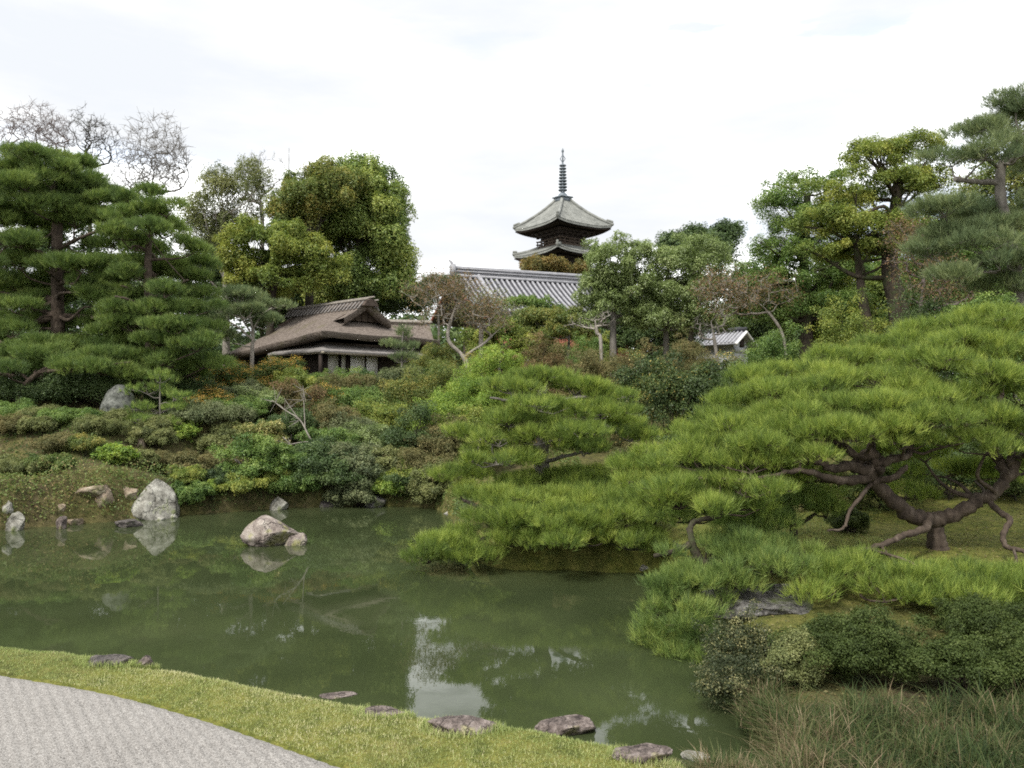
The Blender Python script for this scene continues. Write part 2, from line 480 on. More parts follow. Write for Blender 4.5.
def clumps_in(lobes, rc, dens=1.3, low=.35):
    """clump centres spread over and inside the ellipsoids; keeps those not buried in another lobe"""
    out = []
    for c, r in lobes:
        c, r = np.asarray(c, float), np.asarray(r, float)
        area = 4 * np.pi * (((r[0] * r[1]) ** 1.6 + (r[0] * r[2]) ** 1.6 + (r[1] * r[2]) ** 1.6) / 3) ** (1 / 1.6)
        n = max(4, int(area / (np.pi * rc * rc) * dens))
        d = rand_dirs(n, .25)
        keep = (d[:, 2] > -.35) | (rng.random(n) < low)
        d = d[keep]
        k = rng.uniform(.5, 1.0, len(d)) ** .6
        wisp = rng.random(len(d)) < .24
        k = np.where(wisp, rng.uniform(1.0, 1.5, len(d)), k)
        out.append(c + d * np.maximum(r - rc * .5, r * .4) * k[:, None])
    out = np.vstack(out)
    return out


def crown_mesh(mb, lobes, rc, leaf, lai=2.5, dens=1.3, aspect=.5, ground=False, squash=.7, tipped=False, max_leaves=90000):
    leaf *= .7
    max_leaves = int(max_leaves * 2.0)
    rc *= .88
    C = clumps_in(lobes, rc, dens)
    if not len(C):
        return C
    rs = rc * rng.uniform(.55, 1.3, len(C))
    la = aspect * .5 * leaf * leaf * .95
    cnt = np.maximum(6, (lai * np.pi * rs ** 2 * 1.3 / la)).astype(int)
    if cnt.sum() > max_leaves:
        cnt = np.maximum(4, (cnt * max_leaves / cnt.sum())).astype(int)
    idx = np.repeat(np.arange(len(C)), cnt)
    n = len(idx)
    d = rand_dirs(n, .45)
    k = rng.uniform(.25, 1.0, n) ** .5
    # lumpy clump outline
    ph = rng.uniform(0, 6.28, (len(C), 3))
    lump = 1 + .25 * np.sin(d[:, 0] * 5 + ph[idx, 0]) + .2 * np.sin(d[:, 1] * 6 + ph[idx, 1])
    off = d * (rs[idx] * k * lump)[:, None]
    off[:, 2] *= squash
    pos = C[idx] + off
    if tipped:
        tint = rng.uniform(0, .68, n)
        top = (d[:, 2] > .3) & (k > .72) & (rng.random(n) < .75) & (rng.random(len(C))[idx] < tipped)
        tint = np.where(top, rng.uniform(.78, 1, n), tint)
    else:
        ct = rng.normal(.5, .17, len(C))
        tint = ct[idx] + rng.normal(0, .17, n)
    if ground:
        ok = pos[:, 2] > gz(pos[:, 0], pos[:, 1]) + .01
        pos, d, tint = pos[ok], d[ok], tint[ok]
    add_leaves(mb, pos, d * .7 + np.array([0, 0, .75]), leaf, tint, aspect)
    return C


def limb_path(a, b, sag=.0, wig=.08, k=5):
    a, b = np.asarray(a, float), np.asarray(b, float)
    L = np.linalg.norm(b - a)
    m = a + (b - a) * np.array([.33, .66])[:, None] + rng.normal(size=(2, 3)) * L * wig
    m[:, 2] += sag * L
    return smoothpts(np.vstack([a, m, b]), k)


def trunk_with_limbs(mb, base, top, r0, C, n_limbs=14, bend=.06, r1=None, mid=None, start=.35, rl=.35, twigs=0):
    pts = [base] + ([np.asarray(m, float) for m in mid] if mid else [np.asarray(base) * .5 + np.asarray(top) * .5 + rng.normal(size=3) * np.linalg.norm(np.asarray(top) - base) * bend]) + [top]
    p = smoothpts(pts, 6)
    tt = np.linspace(0, 1, len(p))
    rad = r0 * (1 - tt) + (r1 if r1 is not None else r0 * .35) * tt
    rad[0] *= 1.35
    rad[1] *= 1.1
    p2 = p.copy()
    p2[0, 2] -= .15
    mb.tube(p2, rad, 9)
    if len(C):
        sel = rng.choice(len(C), min(n_limbs, len(C)), replace=False)
        for s in sel:
            c = C[s]
            # leave the trunk below the clump
            zz = p[:, 2]
            cand = np.where((tt > start) & (zz < c[2] + .3))[0]
            i = cand[np.argmin(np.linalg.norm(p[cand] - c, axis=1))] if len(cand) else int(len(p) * start)
            i = max(int(len(p) * start), i - rng.integers(0, 4))
            q = limb_path(p[i], c, -.04)
            mb.tube(q, np.linspace(rad[i] * rl + .01, rad[i] * .08 + .004, len(q)), 5, cap=False)
            for _ in range(twigs):
                j = rng.integers(len(q) // 2, len(q))
                e = q[j] + rand_dirs(1, .3)[0] * np.linalg.norm(c - p[i]) * rng.uniform(.15, .35)
                w = limb_path(q[j], e, 0, .1, 3)
                mb.tube(w, np.linspace(rad[i] * .12 + .004, .003, len(w)), 4, cap=False)
    return p, rad


def lobes_px(spec, Y):
    """(px,py,rx,ry[,dY]) -> ellipsoids standing at depth Y"""
    out = []
    for s in spec:
        y = Y + (s[4] if len(s) > 4 else 0)
        c = P(s[0], s[1], y)
        k = y / F
        rx, rz = s[2] * k, s[3] * k
        out.append((c, (rx, max(rx, rz) * .85, rz)))
    return out


def tree(name, label, cat, spec, Y, base_px, mat, bark, rc=.8, leaf=.16, lai=2.2, dens=1.3, r0=.2, n_limbs=16, trunk_mid=None, top=None,
         group=None, aspect=.5, tipped=False, twigs=0, max_leaves=60000, squash=.7, start=.35, extra_trunks=()):
    lobes = lobes_px(spec, Y)
    bx = P(base_px, 384, Y)[0]
    base = np.array([bx, Y, g1(bx, Y)])
    t = thing(name, label, cat, base, group)
    mb = MB()
    C = crown_mesh(mb, lobes, rc, leaf, lai, dens, aspect, squash=squash, tipped=tipped, max_leaves=max_leaves)
    mb.build('crown', M[mat], t)
    tb = MB()
    tp = P(top[0], top[1], Y) if top else np.mean([l[0] for l in lobes], 0)
    mid = [P(a, b, Y) for a, b in trunk_mid] if trunk_mid else None
    trunk_with_limbs(tb, base, tp, r0, C, n_limbs, mid=mid, twigs=twigs, start=start)
    for (bp, tpx, rr) in extra_trunks:
        x2 = P(bp, 384, Y)[0]
        b2 = np.array([x2, Y + .3, g1(x2, Y + .3)])
        trunk_with_limbs(tb, b2, P(tpx[0], tpx[1], Y), rr, C, 5, twigs=twigs)
    tb.build('trunk', M[bark], t, smooth=True)
    return t


def bare_tree(name, label, cat, base, tips_lobes, bark, r0, n_tips=160, leafmat=None, leaf=.08, leaf_per=6, group=None, mids=None, levels=2, twig_r=.012):
    """space-filling bare tree: tips attracted through a growing skeleton"""
    t = thing(name, label, cat, base, group)
    pts = []
    for c, r in tips_lobes:
        n = int(n_tips / len(tips_lobes))
        d = rand_dirs(n)
        pts.append(np.asarray(c) + d * np.asarray(r) * (rng.random(n) ** .4)[:, None])
    tips = np.vstack(pts)
    order = np.argsort(np.linalg.norm(tips - base, axis=1))
    tips = tips[order]
    ctr = np.mean([l[0] for l in tips_lobes], 0)
    chain = [np.asarray(base, float)] + ([np.asarray(m, float) for m in mids] if mids else []) + [np.asarray(ctr)]
    p = smoothpts(chain, 8)
    nodes = [p[i] for i in range(len(p))]
    parent = [-1] + list(range(len(p) - 1))
    load = [0] * len(p)
    lowest = len(p) // 3
    tip_nodes = []
    for tip in tips:
        A = np.array(nodes)
        dd = np.linalg.norm(A - tip, axis=1) + np.maximum(0, A[:, 2] - tip[2]) * 1.2
        dd[:lowest] += 100
        i = int(np.argmin(dd))
        path = limb_path(nodes[i], tip, -.02, .05, 3)[1:]
        prev = i
        for q in path:
            nodes.append(q)
            parent.append(prev)
            load.append(0)
            prev = len(nodes) - 1
        tip_nodes.append(prev)
    for tn in tip_nodes:
        k = tn
        while k >= 0:
            load[k] += 1
            k = parent[k]
    A = np.array(nodes)
    ld = np.array(load, float)
    rad = np.maximum(twig_r * .6, r0 * (ld / ld.max()) ** .56)
    par = np.array(parent)
    idx = np.arange(1, len(A))
    tb = MB()
    big = rad[idx] > r0 * .3
    tb.segs(A[par[idx[~big]]], A[idx[~big]], np.minimum(rad[par[idx[~big]]], rad[idx[~big]] * 1.5), rad[idx[~big]], 4)
    tb.segs(A[par[idx[big]]], A[idx[big]], np.minimum(rad[par[idx[big]]], rad[idx[big]] * 1.3), rad[idx[big]], 7)
    # fine twigs
    T = A[tip_nodes]
    Dn = norm(T - A[par[np.array(tip_nodes)]])
    k = 4
    S = np.repeat(T, k, 0)
    L = np.linalg.norm(tips_lobes[0][1]) * .13
    E = S + norm(np.repeat(Dn, k, 0) + rng.normal(size=S.shape) * .8) * L * rng.uniform(.5, 1.3, (len(S), 1))
    tb.segs(S, E, twig_r * .55, twig_r * .25, 3)
    tb.build('trunk', M[bark], t, smooth=False)
    if leafmat:
        mb = MB()
        C = np.vstack([E, T])
        C = np.repeat(C, leaf_per, 0)
        C = C + rng.normal(size=C.shape) * leaf * 1.6
        add_leaves(mb, C, rng.normal(size=C.shape) + [0, 0, .5], leaf, rng.random(len(C)), .55)
        mb.build('crown', M[leafmat], t)
    return t


def add_tufts(mb, C, D, k, L, w, tint, spread=.33):
    """needle brushes: k slim triangles per tuft"""
    n = len(C)
    Cc = np.repeat(C, k, 0)
    Dd = norm(np.repeat(D, k, 0) + rng.normal(size=(n * k, 3)) * spread)
    Ln = L * rng.uniform(.6, 1.15, (n * k, 1))
    side = norm(np.cross(Dd, rng.normal(size=(n * k, 3)))) * w * .5
    Cc = Cc + rng.normal(size=Cc.shape) * L * .12
    V = np.stack([Cc - side, Cc + side, Cc + Dd * Ln], 1)
    tt = np.clip(np.repeat(tint, k) + rng.normal(0, .1, n * k), 0, 1)
    mb.add(V.reshape(-1, 3), np.arange(3 * n * k).reshape(-1, 3), tt)


def pad_mesh(mb, tw, c, rx, ry, rz, L, w, k=12, per=90, sub=None, tb=0.0, droop=.0, under=.25):
    """one flat cloud of needle brushes; c is the middle of the cloud, tw gets its twigs"""
    c = np.asarray(c, float)
    sub = sub or max(.16, min(rx, ry) * .33)
    ns = max(6, int(rx * ry * 3.14 / (sub * sub * 3.14) * 1.7))
    a = rng.uniform(0, 6.283, ns)
    r = np.sqrt(rng.random(ns)) * .92
    wob = 1 + .22 * np.sin(a * 3 + rng.uniform(0, 6)) + .12 * np.sin(a * 5 + rng.uniform(0, 6))
    x, y = r * np.cos(a) * rx * wob, r * np.sin(a) * ry * wob
    z = rz * (1 - r ** 2) * .9 - rz * .35 + rng.normal(0, rz * .22, ns) - droop * r ** 2
    z = z * .85
    S = c + np.stack([x, y, z], -1)
    keep = rng.random(ns) > .22
    S = S[keep]
    ns = len(S)
    root = c + np.array([0, 0, -rz * .9])
    sr = sub * rng.uniform(.65, 1.3, ns)
    cnt = np.maximum(8, (.56 * per * (sr / .3) ** 2)).astype(int)
    L, w = L * 1.28, w * 1.12
    idx = np.repeat(np.arange(ns), cnt)
    per_ = per
    d = rand_dirs(len(idx), .6)
    lowsel = rng.random(len(idx)) < under
    d[lowsel] = rand_dirs(int(lowsel.sum()), -.1)
    pos = S[idx] + d * (sr[idx] * rng.uniform(.2, 1.25, len(idx)) ** .6)[:, None] * np.array([1.15, 1.15, .45])
    out = norm(pos - (S[idx] - np.array([0, 0, 1]) * sr[idx][:, None] * .6))
    D = norm(out * .7 + d * .3 + np.array([0, 0, .85]))
    st = rng.normal(.5 + tb, .14, ns)
    add_tufts(mb, pos, D, k, L, w, st[idx] + rng.normal(0, .2, len(idx)))
    if tw is not None:
        mids = (root + S) * .5 + np.array([0, 0, -.12]) * rz + rng.normal(size=S.shape) * .06 * rx
        tw.segs(np.repeat(root[None], ns, 0), mids, .012 + .006 * rx, .009 + .003 * rx, 4)
        tw.segs(mids, S, .009 + .003 * rx, .004, 4)
        # fine twigs into the brushes
        m = rng.integers(0, len(pos), min(len(pos), ns * 6))
        tw.segs(S[idx[m]], pos[m], .005, .003, 3)
    return root


def px_pads(lst):
    """(px,py,rx,ry,Y) -> centre, rx, ry(depth), rz"""
    out = []
    for px, py, rx, ry, Y in lst:
        k = Y / F
        out.append((P(px, py, Y), rx * k, rx * k * .85, ry * k))
    return out


def shrub(name, label, px, top, rx, Y, mat, leaf=.075, rc=None, lai=2.3, tipped=False, cat='shrub', group=None, stem='bark_dark', aspect=.5,
          lift=.0, flat=1.0, dens=1.5, max_leaves=16000, ry=None, base_py=None):
    """rounded bush from the ground up to the pixel row top"""
    if Y is None:
        h = hit(px, base_py)
        Y = float(h[1])
    tp = P(px, top, Y)
    x = tp[0]
    g = g1(x, Y)
    r = rx * Y / F
    if tp[2] - g < .3:
        pass
        tp[2] = g + .45
    H = tp[2] - g
    base = np.array([x, Y, g])
    t = thing(name, label, cat, base, group)
    rc = rc or max(.12, r * .3)
    lo = g + H * lift
    cz = lo + (tp[2] - lo) * .45
    rz = (tp[2] - cz) * flat
    # a few overlapping lobes
    lobes = [(np.array([x, Y, cz]), (r, r * .85, rz))]
    for _ in range(4):
        a = rng.uniform(0, 6.28)
        q = rng.uniform(.4, .6)
        lobes.append((np.array([x + math.cos(a) * r * .55, Y + math.sin(a) * r * .5, cz - rz * rng.uniform(-.15, .35)]), (r * q, r * q, rz * rng.uniform(.55, .8))))
    if name not in ('clipped_azalea', 'round_shrub', 'box_shrub', 'low_shrub'):
        # loose leaders that break the outline
        for _ in range(6):
            a = rng.uniform(0, 6.28)
            q = rng.uniform(.18, .34)
            d = rng.uniform(.1, .85)
            lobes.append((np.array([x + math.cos(a) * r * d, Y + math.sin(a) * r * d * .8, cz + rz * rng.uniform(.55, 1.12) * (1 - .35 * d)]), (r * q, r * q, r * q * rng.uniform(.7, 1.2))))
        rc *= .85
    mb = MB()
    C = crown_mesh(mb, lobes, rc, leaf, lai, dens, aspect, ground=True, tipped=tipped, max_leaves=max_leaves)
    mb.build('foliage', M[mat], t)
    sb = MB()
    n = min(9, len(C))
    for s in rng.choice(len(C), n, replace=False):
        b = base + np.array([rng.normal() * r * .12, rng.normal() * r * .12, -.06])
        q = limb_path(b, C[s], .03, .06, 4)
        sb.tube(q, np.linspace(.012 + .012 * r, .005, len(q)), 5, cap=False)
    sb.build('stem', M[stem], t, smooth=True)
    return t


ROCKS = []


def noise3(V, f, seed):
    r = np.random.default_rng(seed)
    out = np.zeros(len(V))
    for o in range(5):
        for _ in range(3):
            k = norm(r.normal(size=3)) * f * 2 ** o
            out += np.sin(V @ k + r.uniform(0, 6.28)) * .5 ** o / 3
    return out


_ico = {}


def ico(sub):
    if sub not in _ico:
        import bmesh
        bm = bmesh.new()
        bmesh.ops.create_icosphere(bm, subdivisions=sub, radius=1)
        bm.verts.ensure_lookup_table()
        V = np.array([v.co[:] for v in bm.verts])
        Fc = np.array([[v.index for v in f.verts] for f in bm.faces])
        bm.free()
        _ico[sub] = (V, Fc)
    return _ico[sub]


def rock_block(mb, c, size, seed, shape=None, rough=.18, planes=9):
    """boulder: a sphere cut by random planes, then roughened; shape(V) reshapes the unit body"""
    V, Fc = ico(5)
    V = V.copy()
    r = np.random.default_rng(seed)
    for _ in range(planes):
        n = norm(r.normal(size=3))
        d = r.uniform(.55, .85)
        over = np.maximum(V @ n - d, 0)
        V -= over[:, None] * n * .92
    if shape:
        V = shape(V)
    n = noise3(V, 2.2, seed + 1) * rough + noise3(V, 9, seed + 2) * rough * .25
    V = V * (1 + n)[:, None]
    V = V * np.asarray(size, float) + np.asarray(c, float)
    mb.add(V, Fc)


def rock(label, px, base_py, w, h, mat, seed, shape=None, depth=.8, name='boulder', cat='rock', group=None, sink=.45, Y=None, rough=.2, planes=9, water=False, rotz=0):
    """w,h in pixels; base_py the row where the rock meets the ground or water"""
    if Y is None:
        p = hit(px, base_py)
        if water:
            p = P(px, base_py, 1.0)
            rr = ray(px, base_py)
            Yw = -CAMZ / rr[2]
            p = np.array([rr[0] * Yw, Yw, 0])
    else:
        p = P(px, base_py, Y)
    k = p[1] / F
    W, H = w * k, h * k
    base = np.array([p[0], p[1] + W * .5 * depth * .5, p[2]])
    mb = MB()
    # unit body: z from -sink .. 1
    rock_block(mb, base + np.array([0, 0, H * (.5 - sink * .5)]), (W * .54, W * .54 * depth, H * (1 + sink) * .56), seed, shape, rough, planes)
    ROCKS.append((base[0], base[1], W))
    o = mb.build(name, M[mat], loc=base, smooth=False)
    return tag(o, label, cat, group)
SKY_STRENGTH, SUN_STRENGTH, EXPOSURE = .1, 1.8, 1.3
# ------------------------------------------------------------------ ground, water, gravel
def axis(parts):
    out = []
    for a, b, s in parts:
        out.append(np.arange(a, b, s))
    return np.unique(np.round(np.concatenate(out), 4))


X = axis([(-500, -100, 50), (-100, -30, 7), (-30, -14, .6), (-14, -7, .18), (-7, 4, .1), (4, 12, .16), (12, 30, .8), (30, 100, 7), (100, 501, 50)])
Yv = axis([(-100, -10, 15), (-10, 2, 2), (2, 4.8, .35), (4.8, 10, .09), (10, 26, .16), (26, 44, .5), (44, 100, 4), (100, 601, 50)])
GX, GY = np.meshgrid(X, Yv, indexing='ij')
GZ = gz(GX, GY)
mb = MB()
EDGE = smoothpts([[hit(x, y)[0], hit(x, y)[1]] for x, y in ((0, 673), (60, 684), (130, 698), (200, 717), (262, 738), (310, 755), (345, 768))], 6)
e0 = EDGE[0] + (EDGE[0] - EDGE[6]) * 2.2
e1 = EDGE[-1] + (EDGE[-1] - EDGE[-6]) * 3
EDGE = np.vstack([e0, EDGE, e1])


def edge_y(x):
    return np.interp(x, EDGE[:, 0], EDGE[:, 1])



mb.grid(np.stack([GX, GY, GZ - .12 * np.clip((edge_y(np.minimum(GX, .55)) - .03 - GY) / .15, 0, 1) * (GX < .7)], -1), flip=False)


def ground_mat():
    m, nt, out = new_mat('ground')
    L = nt.links.new
    tc = nd(nt, 'ShaderNodeTexCoord')
    n1 = nd(nt, 'ShaderNodeTexNoise', Scale=.9, Detail=7.0, Roughness=.62)
    n2 = nd(nt, 'ShaderNodeTexNoise', Scale=6.0, Detail=8.0, Roughness=.7)
    n3 = nd(nt, 'ShaderNodeTexNoise', Scale=45.0, Detail=4.0, Roughness=.7)
    for n in (n1, n2, n3):
        L(tc.outputs['Object'], n.inputs['Vector'])
    moss = ramp(nt, [(.3, (.05, .065, .016)), (.48, (.115, .125, .026)), (.62, (.17, .165, .04)), (.75, (.15, .12, .06))])
    soil = ramp(nt, [(.3, (.03, .026, .015)), (.5, (.065, .052, .03)), (.62, (.10, .078, .047)), (.75, (.15, .12, .085))])
    L(n2.outputs['Fac'], moss.inputs['Fac'])
    L(n2.outputs['Fac'], soil.inputs['Fac'])
    a1 = nd(nt, 'ShaderNodeAttribute', attribute_name='mossy')
    mm = nd(nt, 'ShaderNodeMath', operation='MULTIPLY_ADD')
    mm.inputs[1].default_value = 1.6
    mm.inputs[2].default_value = -.8
    L(n1.outputs['Fac'], mm.inputs[0])
    ad = nd(nt, 'ShaderNodeMath', operation='ADD', use_clamp=True)
    L(a1.outputs['Fac'], ad.inputs[0])
    L(mm.outputs[0], ad.inputs[1])
    mx = nd(nt, 'ShaderNodeMix', data_type='RGBA')
    L(ad.outputs[0], mx.inputs[0])
    L(soil.outputs['Color'], mx.inputs[6])
    L(moss.outputs['Color'], mx.inputs[7])
    # fine dark and light grains
    fr = ramp(nt, [(.35, (.6, .6, .6)), (.65, (1.35, 1.35, 1.35))])
    L(n3.outputs['Fac'], fr.inputs['Fac'])
    mu = nd(nt, 'ShaderNodeMix', data_type='RGBA', blend_type='MULTIPLY')
    mu.inputs[0].default_value = 1
    L(mx.outputs[2], mu.inputs[6])
    L(fr.outputs['Color'], mu.inputs[7])
    b = nd(nt, 'ShaderNodeBsdfPrincipled', Roughness=.95)
    b.inputs['Specular IOR Level'].default_value = .15
    L(mu.outputs[2], b.inputs['Base Color'])
    bp = nd(nt, 'ShaderNodeBump', Strength=.8, Distance=.03)
    L(n3.outputs['Fac'], bp.inputs['Height'])
    L(bp.outputs[0], b.inputs['Normal'])
    L(b.outputs[0], out.inputs['Surface'])
    return m


ground = mb.build('ground', ground_mat(), smooth=True)
ground['kind'] = 'structure'
mossy = np.clip(.35 - 1.5 * np.exp(-((GX - 5) / 4.0) ** 2 - ((GY - 6.2) / 2.6) ** 2) * (GX > 1.7) + .75 * np.exp(-((GX - 6) / 8) ** 2 - ((GY - 13) / 8) ** 2) + .8 * np.exp(-((GY - 5) / 4.5) ** 2 - ((GX + 2) / 7) ** 2) - .12 * (GX < -5) * (GY > 16), 0, 1)
at = ground.data.attributes.new('mossy', 'FLOAT', 'POINT')
at.data.foreach_set('value', mossy.astype(np.float32).ravel())


def water_mat():
    m, nt, out = new_mat('pond_water')
    L = nt.links.new
    tc = nd(nt, 'ShaderNodeTexCoord')
    n1 = nd(nt, 'ShaderNodeTexNoise', Scale=.35, Detail=3.0)
    L(tc.outputs['Object'], n1.inputs['Vector'])
    r = ramp(nt, [(.35, (.027, .036, .015)), (.6, (.04, .051, .022)), (.75, (.05, .061, .027))])
    L(n1.outputs['Fac'], r.inputs['Fac'])
    b = nd(nt, 'ShaderNodeBsdfPrincipled', Roughness=.012, IOR=1.333)
    L(r.outputs['Color'], b.inputs['Base Color'])
    mp = nd(nt, 'ShaderNodeMapping')
    mp.inputs['Scale'].default_value = (1, 1.0, 1)
    L(tc.outputs['Object'], mp.inputs['Vector'])
    n2 = nd(nt, 'ShaderNodeTexNoise', Scale=5.0, Detail=3.0, Roughness=.5)
    n3 = nd(nt, 'ShaderNodeTexNoise', Scale=1.1, Detail=1.0)
    L(mp.outputs[0], n2.inputs['Vector'])
    L(mp.outputs[0], n3.inputs['Vector'])
    b1 = nd(nt, 'ShaderNodeBump', Strength=.045, Distance=.008)
    L(n2.outputs['Fac'], b1.inputs['Height'])
    b2 = nd(nt, 'ShaderNodeBump', Strength=.07, Distance=.02)
    L(n3.outputs['Fac'], b2.inputs['Height'])
    L(b1.outputs[0], b2.inputs['Normal'])
    L(b2.outputs[0], b.inputs['Normal'])
    L(b.outputs[0], out.inputs['Surface'])
    return m


mb = MB()
mb.add([(-17, 5, 0), (4, 5, 0), (4, 24, 0), (-17, 24, 0)], [[0, 1, 2, 3]])
water = mb.build('water', water_mat())
water['kind'] = 'structure'

# gravel court: its edge runs from the left to the bottom of the picture
def gravel_mat():
    m, nt, out = new_mat('gravel')
    L = nt.links.new
    tc = nd(nt, 'ShaderNodeTexCoord')
    v = nd(nt, 'ShaderNodeTexVoronoi', Scale=105.0)
    L(tc.outputs['Object'], v.inputs['Vector'])
    n = nd(nt, 'ShaderNodeTexNoise', Scale=1.3, Detail=5.0)
    L(tc.outputs['Object'], n.inputs['Vector'])
    sx = nd(nt, 'ShaderNodeSeparateColor')
    L(v.outputs['Color'], sx.inputs[0])
    ad = nd(nt, 'ShaderNodeMath', operation='MULTIPLY_ADD')
    ad.inputs[1].default_value = .75
    L(sx.outputs[0], ad.inputs[0])
    m2 = nd(nt, 'ShaderNodeMath', operation='MULTIPLY')
    m2.inputs[1].default_value = .3
    L(n.outputs['Fac'], m2.inputs[0])
    L(m2.outputs[0], ad.inputs[2])
    r = ramp(nt, [(.12, (.105, .096, .088)), (.3, (.2, .188, .175)), (.6, (.25, .236, .221)), (.95, (.34, .325, .307))])
    L(ad.outputs[0], r.inputs['Fac'])
    b = nd(nt, 'ShaderNodeBsdfPrincipled', Roughness=.9)
    b.inputs['Specular IOR Level'].default_value = .2
    L(r.outputs['Color'], b.inputs['Base Color'])
    bp = nd(nt, 'ShaderNodeBump', Strength=.7, Distance=.008)
    bp.invert = True
    L(v.outputs['Distance'], bp.inputs['Height'])
    L(bp.outputs[0], b.inputs['Normal'])
    L(b.outputs[0], out.inputs['Surface'])
    return m


gx = np.arange(-10, .66, .014)
gt = np.linspace(0, 1, 300)
A, B = np.meshgrid(gx, gt, indexing='ij')
ye = edge_y(A)
YY = ye - .02 - (1 - B) ** 1.0 * (ye - 2.4)
base = gz(gx, edge_y(gx))[:, None] * np.ones_like(B)
dirn = norm((EDGE[-2] - EDGE[1])[None])[0]
across = (A * -dirn[1] + YY * dirn[0])
along = (A * dirn[0] + YY * dirn[1])
# raked furrows run up and down across the court, at a slant to its edge
fur = (A * .80 + YY * .60)
ridge = .0035 * np.sin(fur / .085 * 2 * np.pi)
edgefade = np.clip((1 - B) * (ye - 2.4) / .12, 0, 1)
ZZ = base + .012 + (ridge + rng.normal(0, .0018, A.shape)) * edgefade - .03 * (1 - edgefade)
mb = MB()
mb.grid(np.stack([A, YY, ZZ], -1))
gravel = mb.build('gravel', gravel_mat(), smooth=False)
gravel['kind'] = 'structure'

# ------------------------------------------------------------------ tea house
O = np.array([-8.0, 34.2, 0.0])
UA = norm(np.array([-.74, .67, 0]))      # along the ridge, away from the viewer to the left
UB = norm(np.array([.67, .74, 0]))       # along the short front
UZ = np.array([0, 0, 1.0])
AX = np.stack([UA, UB, UZ])
HZ = g1(-9, 36)
th = thing('tea_house', 'old tea house with brown thatched roof and white sliding panels behind the clipped hedge', 'house', (O[0], O[1], HZ))


def H(a, b, z):
    return O + np.asarray(a)[..., None] * UA + np.asarray(b)[..., None] * UB + np.asarray(z)[..., None] * UZ


DEP, RB, ZR = 5.2, 2.6, 7.45
OV = .75
ze = lambda a: 5.80 - .085 * np.clip(a, -1, 12)
SG = .60
LENA = 6.8


def prof(s):
    return s * .82 + .18 * s ** 2.2


def slope_patch(side, na=90, ns=26):
    s = np.linspace(0, 1, ns)
    t = np.linspace(0, 1, na)
    S, T = np.meshgrid(s, t, indexing='ij')
    hipf = np.where(S < SG, -OV + (1.25 + OV) * S / SG, .45)
    hipb = np.where(S < SG, LENA + OV - (1.25 + OV) * S / SG, LENA - .45)
    a = hipf + (hipb - hipf) * T
    b = (-OV + (RB + OV) * S) if side < 0 else (DEP + OV - (DEP + OV - RB) * S)
    z = ze(a) + (ZR - ze(a) + .0 * a) * prof(S)
    z = z + noise3(np.stack([a, b, z], -1).reshape(-1, 3), 1.6, 5).reshape(z.shape) * .035
    return H(a, b, z), a, b, z


def hip_patch(front=True, nb=50, ns=16):
    s = np.linspace(0, SG, ns)
    t = np.linspace(0, 1, nb)
    S, T = np.meshgrid(s, t, indexing='ij')
    b0 = -OV + (RB + OV) * S
    b1 = DEP + OV - (DEP + OV - RB) * S
    b = b0 + (b1 - b0) * T
    a = -OV + (1.25 + OV) * S / SG
    if not front:
        a = LENA - a
    zz = ze(a)
    z = zz + (ZR - zz) * prof(S)
    z = z + noise3(np.stack([a, b, z], -1).reshape(-1, 3), 1.6, 5).reshape(z.shape) * .035
    return H(a, b, z), a, b, z


roof = MB()
TH = .27
for side in (-1, 1):
    G, a, b, z = slope_patch(side)
    roof.grid(G, flip=side > 0)
    # thick eave: face and underside
    lo = G[0] - UZ * TH
    inn = H(np.clip(a[0], .1, LENA - .1), np.full_like(a[0], .25 if side < 0 else DEP - .25), z[0] - TH + .12)
    roof.grid(np.stack([inn, lo, G[0]]), flip=side > 0)
    # verge edges of the gable part
    for col in (0, -1):
        k = np.where(np.linspace(0, 1, 26) >= SG)[0]
        v = G[k, col]
        vlo = v - UZ * .30
        inner = vlo + UA * (.35 if col == 0 else -.35)
        roof.grid(np.stack([v, vlo, inner]))
for fr in (True, False):
    G, a, b, z = hip_patch(fr)
    roof.grid(G, flip=fr)
    lo = G[0] - UZ * TH
    inn = H(np.full_like(a[0], .25 if fr else LENA - .25), np.clip(b[0], .1, DEP - .1), z[0] - TH + .12)
    roof.grid(np.stack([inn, lo, G[0]]), flip=fr)
r_o = roof.build('thatched_roof', M['thatch'], th, smooth=True)
# gable boards
s0 = SG - .02
zb = ze(.9) + (ZR - ze(.9)) * prof(s0)
b0, b1 = -OV + (RB + OV) * s0, DEP + OV - (DEP + OV - RB) * s0
for aa in (.95, LENA - .95):
    gm = MB()
    p = H(np.array([aa, aa, aa]), np.array([b0, b1, RB]), np.array([zb, zb, ZR - .08]))
    gm.add(p, [[0, 1, 2]])
    q = p + UA * .06 * (1 if aa < 4 else -1)
    gm.add(q, [[0, 1, 2]])
    for k in range(7):
        bb = b0 + (b1 - b0) * (k + 1) / 8
        hh = (ZR - .1 - zb) * (1 - abs(bb - RB) / ((b1 - b0) / 2))
        gm.box(H(aa - .03 * (1 if aa < 4 else -1), bb, zb + hh / 2), (.03, .05, hh * .95), AX)
    gm.build('gable', M['wood_gable'], r_o)
